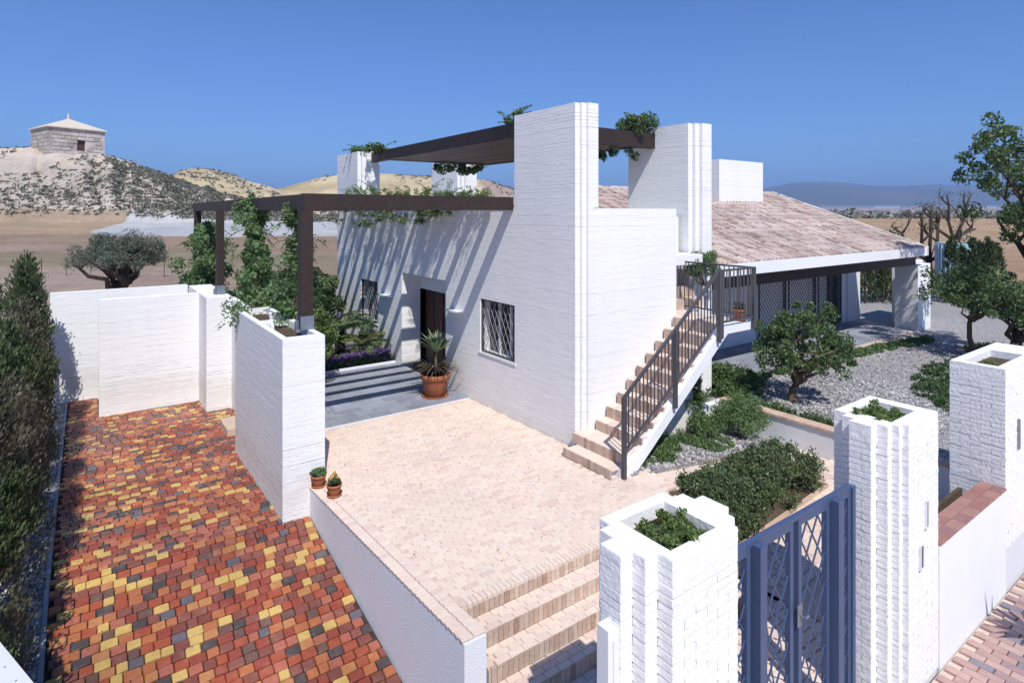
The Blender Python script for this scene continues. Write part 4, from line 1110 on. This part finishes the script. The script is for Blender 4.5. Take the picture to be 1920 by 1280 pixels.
b = MB(); c = site(1795, 30, 0); b.lathe([(.9, 0), (.9, 2.55), (.86, 2.56), (.86, 2.4)], c, 28)
tk = thing('water_tank', 'round pale blue tank half hidden behind the dark shrubs', 'tank', c)
b.build('tank_wall', M_TANK, tk)
b = MB()
for i in range(28): a = 2*pi*i/28; b.box(c[0]+.92*cos(a)-.02, c[0]+.92*cos(a)+.02, c[1]+.92*sin(a)-.02, c[1]+.92*sin(a)+.02, 0, 2.5)
b.build('ribs', M_TWHITE, tk)

def cypress(label, base, h, r, n, lm=L_CYP, brown=None, group=None, name='cypress', lsz=.12, lean=(0, 0)):
    t = thing(name, label, 'cypress', base, group); base = Vector(base)
    MB().tube([base-Vector((0, 0, .1)), base+Vector((lean[0]*.5, lean[1]*.5, h*.5)), base+Vector((lean[0], lean[1], h*.93))], [.06, .045, .01], 6).build('trunk', M_BARKD, t)
    P = []; D = []
    ns = max(14, int(r*r*60)+10)
    sprays = []
    for _ in range(ns*6):
        u = R.random()**.8; a = R.uniform(0, 2*pi); prof = (1-u**2.2)*.85+.12
        if u > .93: prof *= .5
        rr = r*prof*R.uniform(.55, 1.1)
        sprays.append((base.x+cos(a)*rr+lean[0]*u, base.y+sin(a)*rr+lean[1]*u, base.z+u*h, R.uniform(.12, .26)*(.6+r), a))
    per = max(3, n//len(sprays))
    for (x, y, z, L, a) in sprays:
        for _ in range(per):
            s = R.random(); P.append((x+R.gauss(0, .035+L*.10)+cos(a)*.05*s, y+R.gauss(0, .035+L*.10)+sin(a)*.05*s, z+s*L*1.5-L*.3)); D.append((cos(a)*.45, sin(a)*.45, 1))
    P = np.array(P); D = np.array(D)
    if brown:
        mk = (P[:, 0]+.5*np.sin(P[:, 2]*3+base.y) > base.x+r*brown)
        leaves('crown', P[~mk], lsz, lm, t, .33, 0, D[~mk]); leaves('browned_crown', P[mk], lsz*.8, L_CYB, t, .35, 0, D[mk])
    else: leaves('crown', P, lsz, lm, t, .33, 0, D)
    return t
# hedge of cypresses along the driveway
hg = 'clipped conifers of the driveway hedge'
hedge = [(-.98, 6.4, 2.15, .52, 'nearest conifer of the driveway hedge, deep green, at the lower left corner'),
         (-1.02, 7.6, 2.3, .55, 'second conifer of the driveway hedge from the camera'),
         (-.98, 8.9, 2.45, .55, 'third conifer of the driveway hedge, thick and dark'),
         (-1.0, 10.2, 2.5, .55, 'middle conifer of the driveway hedge with browned side'),
         (-.96, 11.5, 2.5, .52, 'fifth conifer of the driveway hedge with grey brown needles'),
         (-.98, 12.8, 2.45, .50, 'sixth conifer of the hedge, browned towards the driveway'),
         (-.95, 14.1, 2.6, .50, 'seventh conifer of the hedge, beside the back wall'),
         (-1.0, 15.5, 2.9, .52, 'tall bright green conifer near the end of the hedge'),
         (-1.05, 17.0, 3.0, .50, 'last and tallest conifer of the hedge by the white back wall')]
for i, (x, y, h, r, lab) in enumerate(hedge):
    cypress(lab, (x, y, drive_z(y)-.02), h+.25+(.25 if i > 6 else 0), r*.98, 15000 if i < 4 else 9000, L_CYP, (.55 if i in (1, 2) else .25 if i in (3, 4, 5, 6) else None), hg, 'hedge_conifer', .075 if i < 5 else .09)
for i, (x, y, h, r, lab) in enumerate([(-1.9, 8.2, 2.6, .6, 'dark conifer in the second row behind the near hedge'), (-1.9, 10.6, 2.7, .6, 'dark conifer in the second row behind the middle hedge'), (-1.95, 13, 2.8, .6, 'dark conifer in the second row behind the browned hedge'), (-2.0, 15.6, 2.7, .6, 'dark conifer in the second row near the hedge end'), (-1.8, 17.8, 3.1, .55, 'bright conifer tip rising behind the end of the hedge')]):
    cypress(lab, (x, y, -.6), h, r, 5000, L_CYP, None, hg, 'hedge_conifer', .10)
# dark cypresses on the right behind the porch wall and under the porch opening
cyg = 'slim dark cypresses behind the porch'
for i, (px_, d_, h, r) in enumerate([(1785, 27, 2.9, .38), (1805, 27.6, 2.5, .35), (1822, 27, 2.8, .36), (1836, 27.5, 2.6, .4), (1852, 27, 2.9, .4), (1868, 27.6, 2.5, .4), (1622, 27, 3.0, .5), (1640, 27.6, 3.0, .5), (1656, 27, 3.1, .5), (1672, 27.5, 3.0, .5), (1700, 28, 2.6, .5)]):
    s_ = site(px_, d_, -.05)
    cypress(['leftmost slim cypress in front of the pale blue tank', 'second slim cypress in front of the pale blue tank', 'middle slim cypress just right of the pale blue tank', 'fourth slim cypress right of the pale blue tank', 'fifth slim cypress behind the small garden tree', 'last slim cypress of the row, behind the thick trunked tree', 'dark cypress seen at the left edge of the porch opening', 'second dark cypress seen through the porch opening', 'middle dark cypress seen through the porch opening', 'dark cypress seen at the right edge of the porch opening', 'dark cypress hidden mostly by the white porch pier'][i], s_, h, r, 2600, L_CYP, None, cyg if i < 6 else 'dark cypresses seen through the porch', 'cypress', .15)

def bush(name, label, cat, c, r, n, ls, lm, aspect=.5, clr=None, nclump=None, group=None, stems=True, zmin=-.3, up=.4, inner=.35):
    t = thing(name, label, cat, (c[0], c[1], c[2]-r[2]*.6), group)
    C = ell_clumps(c, r, nclump or 30, inner, zmin)
    if stems:
        b = MB()
        for p in C[:8]: limb(b, (c[0]+R.uniform(-.05, .05), c[1]+R.uniform(-.05, .05), c[2]-r[2]*.9), p, .018, .006, .1, 3, 4)
        stuff(b.build('stems', M_BARK, t))
    leaves('foliage', clump_points(C, clr or min(r)*.35, n), ls, lm, t, aspect, up)
    return t
# box-like hedge in the ramp bed
hd = thing('ramp_hedge', 'dense flowering shrub hedge between the two lanes of the brick ramp', 'hedge', (9, 5.4, -.3))
C = []
def htop(x): return .08+.10*mn.noise((x*1.3, 0, 2))-(.5*max(0, x-9.7)**2)-(.35*max(0, 7.5-x))
for _ in range(480):
    x = R.uniform(7.3, 9.95); y = R.uniform(4.98, 5.85); zb = lane_z(x)+.05+(ramp_z(x)-lane_z(x))*max(0, min(1, (y-5.05)/.73))
    e = (abs(y-5.42)/.46)**3; zt = htop(x)*(1-.3*e)-.1*e
    C.append((x, y, zb+.03+R.random()**.7*max(.05, zt-zb)))
for _ in range(30):
    x = R.uniform(7.4, 9.7); C.append((x, R.uniform(5.2, 5.7), htop(x)+R.uniform(-.02, .12)))
leaves('foliage', clump_points(C, rng.uniform(.06, .15, len(C)), 36000), .045, L_SHRUB, hd, .5, .5)
b = MB()
for i in range(60):
    x = R.uniform(7.1, 10.0); limb(b, (x, R.uniform(5.2, 5.6), lane_z(x)+.1), (x+R.uniform(-.2, .2), R.uniform(5.1, 5.7), htop(x)), .012, .004, .1, 3, 4)
stuff(b.build('stems', M_BARK, hd))

# ground covers
def cover(name, label, pts_fn, n, ls, lm, cat='ground cover', aspect=.55):
    P = [pts_fn() for _ in range(n)]
    o = leaves(name, P, ls, lm, None, aspect, .8); tag(o, label, cat, kind='stuff'); return o
def blobs(cs, n, zf, h=.10):
    out = []
    while len(out) < n:
        x0, y0, r1, r2 = R.choice(cs); a = R.uniform(0, 6.283); s = sqrt(R.random())
        x = x0+cos(a)*s*r1; y = y0+sin(a)*s*r2
        if mn.noise((x*2.3, y*2.3, 1)) < -.25: continue
        out.append((x, y, zf(x)+abs(R.gauss(0, h))*(1-.5*s)))
    return out
def addcover(name, label, cs, n, zf, ls, lm, h=.1):
    o = leaves(name, blobs(cs, n, zf, h), ls, lm, None, .55, .8); tag(o, label, 'ground cover', kind='stuff')
addcover('ground_cover', 'bright green creeping plants in the bed under the outside stair', [(7.25, 6.9, .35, .42), (7.8, 6.95, .5, .42), (8.4, 7.1, .5, .35), (9.0, 7.1, .5, .4), (8.0, 6.75, .3, .25), (9.7, 7.0, .5, .45), (9.4, 6.75, .3, .25)], 15000, lambda x: ramp_z(x)+.03, .045, L_COVER, .07)
addcover('ground_cover', 'green creeping strip along the edge of the grey garden terrace', [(13.6, 8.35, .6, .18), (14.8, 8.3, .8, .2), (16, 8.2, .8, .22), (17.2, 8.15, .8, .25), (18.4, 8.1, .8, .28), (19.6, 8.0, .9, .3), (20.8, 7.8, .9, .3), (21.8, 7.7, .6, .25)], 15000, lambda x: -.03, .07, L_COVER, .07)
addcover('ground_cover', 'dark green creeping patch right of the gravel garden', [(15.9, 5.1, .9, .7), (17.0, 5.4, 1.0, .8), (18.2, 5.7, 1., .7), (19.3, 5.6, 1., .6), (15.2, 4.6, .7, .5), (20.5, 5.4, 1., .6), (22, 5.8, 1.2, .8), (16.5, 4.3, 1.2, .5)], 20000, lambda x: -.03, .07, L_DARKG, .09)
addcover('ground_cover', 'green plants along the top of the low retaining wall', [(11.7, 7.6, .3, .5), (12.2, 7.8, .5, .3), (11.65, 6.7, .12, .5), (11.62, 5.9, .06, .5), (12.8, 8.1, .5, .25)], 6000, lambda x: -.03, .055, L_COVER, .10)
addcover('ground_cover', 'dark shaded plants under the stair landing by the house wall', [(11.5, 8.5, .6, .5), (12.4, 8.9, .7, .4), (10.6, 8.3, .5, .3), (13.2, 8.7, .5, .3)], 7000, lambda x: -.03, .08, L_DARKG, .14)
bush('shrub', 'low spreading conifer shrub against the blue white retaining wall', 'shrub', (10.75, 7.05, -.10), (.55, .50, .48), 10000, .05, L_VINE, .4, .15, 55)
bush('shrub', 'light trailing shrub leaning over the bed beside the stair wall', 'shrub', (9.75, 7.2, -.12), (.6, .25, .26), 3600, .045, L_COVER, .45, .11, 34)
bush('shrub', 'small leafy plant standing at the left end of the retaining wall', 'shrub', (11.75, 8.1, .22), (.30, .30, .42), 2500, .07, L_COVER, .5, .14, 16)
# climber on the end of the stair wall
def vine(label, path, rad, n, ls, lm=L_VINE, group=None, aspect=.5, droop=None, name='climber'):
    t = thing(name, label, 'climber', path[0], group)
    b = MB()
    for _ in range(3): b.tube([Vector(p)+Vector((R.uniform(-.05, .05), R.uniform(-.05, .05), 0)) for p in path], [.012]*len(path), 5)
    b.build('stem', M_BARK, t)
    C = []; RR = []
    for i in range(len(path)-1):
        a, c_ = Vector(path[i]), Vector(path[i+1]); k_ = max(4, int((c_-a).length*9))
        for j in range(k_):
            f_ = j/k_; p = a.lerp(c_, f_); r_ = rad[i]+(rad[i+1]-rad[i])*f_
            for _ in range(3): C.append((p.x+R.gauss(0, r_*.5), p.y+R.gauss(0, r_*.5), p.z+R.gauss(0, .08))); RR.append(r_*R.uniform(.25, .6)+.04)
    leaves('foliage', clump_points(C, np.array(RR), n), ls, lm, t, aspect, -.1, None)
    # hanging shoots
    if droop:
        P = []; D = []
        for _ in range(droop):
            i = R.randrange(len(C)); p = Vector(C[i]); a = R.uniform(0, 6.28); L = R.uniform(.25, .6)
            for s in range(22):
                f_ = s/22; q = p+Vector((cos(a)*L*f_, sin(a)*L*f_, .12*f_-.32*f_*f_)); sd = (-1)**s
                P.append((q.x-sin(a)*.04*sd, q.y+cos(a)*.04*sd, q.z)); D.append((cos(a)*.5-sin(a)*sd, sin(a)*.5+cos(a)*sd, -.3))
        stuff(leaves('shoots', P, ls, lm, t, .4, 0, D))
    return t
vine('green climber running up the free end of the stair wall', [(9.99, 7.45, -.5), (10.0, 7.45, .3), (10.02, 7.48, .9)], [.14, .13, .06], 3000, .05, L_COVER)
vg = 'climbers on the entrance pergola'
vine('dense climber wrapped round the far left pergola posts', [(2.9, 19.8, .9), (2.9, 19.6, 1.9), (2.88, 19.6, 2.8), (2.9, 20.4, 3.7)], [.55, .60, .55, .30], 9000, .11, L_VINE, vg, .5, 40)
vine('climber growing from the planter and over the side beam', [(2.66, 12.4, 2.1), (2.75, 12.5, 2.7), (2.78, 12.6, 3.5), (2.82, 13.1, 4.1), (2.84, 13.3, 4.4)], [.46, .36, .15, .24, .20], 6000, .08, L_VINE, vg, .5, 46)
vine('loose climber behind the thick corner post, touching the beam end', [(2.9, 10.6, 2.15), (3.05, 10.7, 2.9), (3.05, 10.6, 3.6), (2.85, 10.2, 4.2)], [.28, .26, .2, .12], 3200, .075, L_VINE, vg, .5, 60)
vine('climber on the post at the back of the pergola', [(4.3, 20.2, 0), (4.3, 19.5, 1.4), (4.5, 20.4, 3.0)], [.7, .6, .3], 9000, .11, L_VINE, vg, .5, 30)
# planting in the court behind the planter wall
cg = 'shrubs of the entrance court'
bush('shrub', 'lime green shrub low behind the planter wall', 'shrub', (4.1, 14.6, 1.0), (.8, .9, .8), 9000, .09, L_LIME, .5, .28, 40, cg)
bush('shrub', 'mid green shrub filling the court behind the thick post', 'shrub', (4.6, 16.6, 1.1), (.9, .9, 1.0), 11000, .10, L_VINE, .5, .30, 45, cg)
bush('shrub', 'tall dark shrub against the left end of the house front', 'shrub', (5.9, 18.7, 1.2), (.75, .8, 1.3), 8500, .11, L_CIT, .5, .24, 60, cg, zmin=-1)
bush('shrub', 'pale leafy shrub between posts at the back of the court', 'shrub', (5.3, 19.6, 1.2), (.9, .8, .9), 8000, .13, L_COVER, .5, .3, 35, cg)
bush('shrub', 'bushy shrub behind the planter wall left part', 'shrub', (3.7, 17.6, 1.3), (.8, .8, .8), 8000, .11, L_VINE, .5, .3, 35, cg)
def fronds(name, label, cat, c, n, L, wid, lm, rise=.6, pinnate=True, per=26, parent=None, zc=0, part='fronds', sag=1.0):
    t = parent or thing(name, label, cat, c)
    P = []; D = []; q = MB()
    for i in range(n):
        a = 2.399*i+R.uniform(-.2, .2); el = rise*R.uniform(.5, 1.3); LL = L*R.uniform(.75, 1.1)
        pts = []
        for s in range(7):
            f_ = s/6; pts.append(Vector((c[0]+cos(a)*LL*f_*cos(el*.8), c[1]+sin(a)*LL*f_*cos(el*.8), c[2]+zc+LL*(sin(el)*f_*1.15-sag*.62*f_*f_))))
        if pinnate:
            q.tube(pts, [.012, .011, .01, .009, .007, .005, .003], 4)
            for s in range(per):
                f_ = .12+.88*s/per; k_ = min(5, int(f_*6)); p = pts[k_].lerp(pts[k_+1], f_*6-k_)
                for sd in (-1, 1):
                    l_ = wid*(1-abs(f_-.45)*1.1); dx = Vector((-sin(a)*sd*.9+cos(a)*.5, cos(a)*sd*.9+sin(a)*.5, -.12)).normalized()
                    P.append(p+dx*l_/2); D.append(dx)
        else:
            side = Vector((-sin(a), cos(a), 0))
            vs = []; fs = []
            for s, p in enumerate(pts):
                w_ = wid*(sin(pi*min(1, .18+s/6*.85)))*.5+.002
                vs += [p-side*w_+Vector((0, 0, w_*.5)), p, p+side*w_+Vector((0, 0, w_*.5))]
            for s in range(6): fs += [(3*s, 3*s+1, 3*s+4, 3*s+3), (3*s+1, 3*s+2, 3*s+5, 3*s+4)]
            q.add(vs, fs)
    if pinnate:
        q.build(part+'_ribs', M_BARK, t); leaves(part, P, wid*.95, lm, t, .13, 0, D, var=.15)
    else: q.build(part, lm, t)
    return t
tcy = fronds('cycad', 'feathery cycad with arching fronds beside the house front', 'cycad', (5.9, 16.6, .75), 22, 1.25, .26, L_VINE, .75)
MB().tube([(5.9, 16.6, -.05), (5.9, 16.6, .4), (5.9, 16.6, .8)], [.16, .15, .12], 9).build('trunk', M_BARKD, tcy)
tcy = fronds('cycad', 'smaller lime tinted cycad in front of the tall dark shrub', 'cycad', (6.3, 15.9, .45), 18, .95, .22, L_LIME, .7)
MB().tube([(6.3, 15.9, -.05), (6.3, 15.9, .2), (6.3, 15.9, .5)], [.13, .12, .10], 9).build('trunk', M_BARKD, tcy)
# flower bed
MBb = MB(); MBb.prism([(3.0, 15.0), (6.86, 15.0), (6.86, 17.1), (3.0, 17.1)], -.2, .02); struct(MBb.build('flower_bed', M_SOIL))
MBb = MB(); MBb.box(2.98, 6.86, 14.94, 15.0, -.2, .06); tag(MBb.build('bed_edging', M_STUCCO), 'thin stone edging of the violet flower bed', 'edging')
P = [(R.uniform(4.6, 6.8), 15.05+abs(R.gauss(0, .35)), abs(R.gauss(.10, .09))) for _ in range(9000)]
tag(leaves('flower_leaves', P, .06, L_DARKG, None, .6, .6), 'low green leaves of the violet flower bed', 'flower leaves', kind='stuff')
cs_ = [(R.uniform(4.7, 6.75), 15.08+abs(R.gauss(0, .26)), R.uniform(.14, .34)) for _ in range(170)]
tag(leaves('violet_flowers', clump_points(cs_, .055, 5200), .055, L_PURP, None, .9, .3), 'deep violet pansies massed in front of the house wall', 'flowers', kind='stuff')
# climbers on top of and hanging from the pergolas
def mass(name, label, boxes, n, ls, lm, cr=.12, group=None, nb=40, shoots=0):
    t = thing(name, label, 'climber', tuple((a+b)/2 for a, b in zip(boxes[0][:3], boxes[0][3:])), group)
    C = []
    for x0, y0, z0, x1, y1, z1 in boxes:
        for _ in range(nb): C.append((R.uniform(x0, x1), R.uniform(y0, y1), z0+(z1-z0)*R.random()**1.4))
    leaves('foliage', clump_points(C, rng.uniform(.6, 1.3, len(C))*cr, n), ls, lm, t, .5, .3)
    if shoots:
        P = []; D = []; b = MB()
        for _ in range(shoots):
            p = Vector(C[R.randrange(len(C))]); a = R.uniform(0, 6.28); L = R.uniform(.3, .65); up_ = R.uniform(.2, .9)
            pts = [p+Vector((cos(a)*L*f_*.8, sin(a)*L*f_*.8, up_*L*f_-.15*f_*f_)) for f_ in (0, .33, .66, 1)]; b.tube(pts, [.006, .005, .004, .003], 3)
            for s in range(20):
                f_ = s/20; k_ = min(2, int(f_*3)); q = pts[k_].lerp(pts[k_+1], f_*3-k_); sd = (-1)**s
                P.append((q.x-sin(a)*.035*sd, q.y+cos(a)*.035*sd, q.z)); D.append((cos(a)*.4-sin(a)*sd, sin(a)*.4+cos(a)*sd, .2))
        stuff(b.build('stems', M_BARK, t)); stuff(leaves('shoots', P, ls, lm, t, .45, 0, D))
    return t
mass('climber', 'lime green climber spread over the top of the entrance pergola', [(6.6, 10.2, 4.40, 6.88, 12.5, 4.52), (6.6, 12.5, 4.42, 6.88, 15.5, 4.66), (6.6, 15.5, 4.42, 6.88, 18.5, 4.80)], 5600, .055, L_LIME, .10, vg, 45, 90)
mass('climber', 'green shoots hanging below the pergola along the house wall', [(6.6, 11.6, 4.05, 6.85, 13.5, 4.2), (6.5, 13.0, 3.85, 6.8, 15.5, 4.15), (6.4, 15.5, 3.7, 6.8, 18.5, 4.2)], 2800, .055, L_VINE, .09, vg, 22, 80)
ug = 'climber tufts on the high pergola'
mass('climber', 'leafy sprig over the far left slab tower and beam end', [(6.9, 17.6, 6.02, 7.5, 18.6, 6.12), (6.95, 16.7, 6.0, 7.4, 17.4, 6.12)], 1300, .09, L_CIT, .13, ug, 9, 18)
mass('climber', 'leafy sprig rising behind the tallest corner tower', [(7.3, 9.4, 5.98, 7.8, 10.6, 6.15)], 1100, .075, L_CIT, .12, ug, 12, 16)
mass('climber', 'round tuft of climber between the corner tower and second tower', [(10.2, 9.3, 6.0, 10.8, 9.9, 6.32)], 2600, .075, L_CIT, .17, ug, 16, 12)
mass('climber', 'dark climber hanging under the right end of the high beam', [(8.2, 9.5, 5.35, 10.6, 9.9, 5.62)], 1500, .075, L_DARKG, .12, ug, 16, 10)
mass('climber', 'dark climber tuft hanging from the back edge of the high pergola', [(9.0, 16.4, 5.45, 10.7, 17.0, 5.68)], 2200, .10, L_CIT, .16, ug, 14, 8)
# planter fillings
def filling(label, x0, x1, y0, y1, z, n, lean=(0, 0), h=.09):
    C = [(R.uniform(x0, x1)+lean[0], R.uniform(y0, y1)+lean[1], z+R.uniform(-.04, h)) for _ in range(60)]
    t = thing('planter_plant', label, 'plant', ((x0+x1)/2, (y0+y1)/2, z-.08), 'succulents in the piers')
    b = MB()
    for c_ in C[:14]: b.tube([(c_[0]*.6+(x0+x1)*.2, c_[1]*.6+(y0+y1)*.2, z-.09), (c_[0], c_[1], c_[2])], [.006, .003], 4)
    stuff(b.build('stems', M_BARK, t)); leaves('foliage', clump_points(C, .04, n), .023, L_LIME, t, .8, .7)
filling('creeping succulent spilling over the front rim of the near pier', 3.10, 3.52, 2.50, 2.88, 1.86, 3600, (0, 0), .07)
filling('creeping plant in the pier right of the gate', 6.66, 7.18, 2.66, 3.0, 1.90, 4200, (0, 0), .09)
filling('sparse low plant in the far right pier', 9.85, 10.5, 2.64, 2.93, 1.96, 1700, (0, 0), .03)

# ================================================================== POTS
def pot(t, c, r, h, mat=M_TERRA, rim=.12):
    MB().lathe([(r*.68, 0), (r*.74, .01), (r*.92, h*.72), (r*.94, h*.76), (r*1.04, h*.77), (r*1.06, h), (r*.96, h), (r*.93, h*.86)], c, 28).build('pot', mat, t, True)
    MB().lathe([(0.001, h*.86), (r*.94, h*.86)][::-1], c, 20).build('soil', M_SOIL, t)
    MB().lathe([(r*.8, -.0), (r*.95, .0), (r*1.0, .035), (r*.96, .035), (r*.9, .012)], (c[0], c[1], c[2]-.004), 28).build('saucer', mat, t, True)
for (x, y, lab, yel) in ((2.83, 9.06-.18, 'small terracotta pot with green plant at the wall corner', 0), (2.92, 8.45, 'small terracotta pot with yellow flowers on the wall edge', 1)):
    t = thing('flower_pot', lab, 'flower pot', (x, y, .012), 'small pots on the wall edge')
    pot(t, (x, y, .012), .105, .17)
    C = [(x+R.gauss(0, .04), y+R.gauss(0, .04), .20+abs(R.gauss(0, .03))) for _ in range(16)]
    leaves('leaves', clump_points(C, .04, 900), .035, L_DARKG if yel else L_COVER, t, .55, .5)
    if yel: leaves('flowers', clump_points([(c_[0], c_[1], c_[2]+.05) for c_ in C[:12]], .018, 260), .028, L_YEL, t, .9, .4)
bx, by = 6.35, 11.75
t = thing('potted_yucca', 'large terracotta pot with spiky yucca above bronze strappy leaves by the door', 'potted plant', (bx, by, .01))
pot(t, (bx, by, .01), .31, .50)
MB().tube([(bx, by, .40), (bx+.02, by, .75), (bx+.02, by, 1.02)], [.04, .035, .03], 7).build('stem', M_BARK, t)
fronds('', '', '', (bx+.02, by, .95), 56, .58, .062, L_YUC, 1.2, False, parent=t, part='yucca_leaves', sag=.45)
fronds('', '', '', (bx, by, .50), 120, .72, .032, L_RED, .85, False, parent=t, part='strap_leaves', sag=.9)
# pot on the landing
t = thing('flower_pot', 'orange terracotta pot hooked at the corner of stair landing', 'flower pot', (10.05, 6.55, 2.1))
pot(t, (10.02, 6.56, 2.075), .12, .20)
leaves('leaves', clump_points([(10.02, 6.56, 2.32)], .12, 260), .07, L_RED, t, .3, .6)
bush('weeping_shrub', 'light green weeping plant behind the landing railing', 'shrub', (10.9, 8.0, 2.85), (.42, .35, .38), 3000, .07, L_COVER, .3, .14, 20, zmin=-.2)
# street plant whose leaves reach in at the right
t = thing('street_yucca', 'dark pointed leaves of a street plant at the right edge', 'plant', (8.6, 1.1, -.83))
MB().tube([(8.6, .95, -.83), (8.6, .95, 0), (8.55, .95, .62)], [.05, .045, .04], 7).build('stem', M_BARKD, t)
fronds('', '', '', (8.55, .95, .60), 30, .62, .07, L_DARKG, .8, False, parent=t, part='leaves', sag=.6)

# fallen leaves and grit
P = []
for _ in range(520):
    y = R.uniform(5.6, 16); P.append((-.34+abs(R.gauss(0, .22)), y, drive_z(y)+.006))
for _ in range(130):
    y = R.uniform(5.6, 16); P.append((R.uniform(-.3, 2.2), y, drive_z(y)+.006))
for _ in range(90): P.append((R.uniform(3.2, 6.8), R.uniform(5.6, 11), .004))
for _ in range(160): P.append((R.uniform(5.4, 6.8), R.choice([R.uniform(7.8, 15), R.uniform(13.5, 15)]), .005))
D = rng.normal(size=(len(P), 3)); D[:, 2] *= .12
tag(leaves('fallen_leaves', P, .03, L_CYB, None, .5, 0, D), 'small dry leaves scattered on the driveway and patio', 'fallen leaves', kind='stuff')
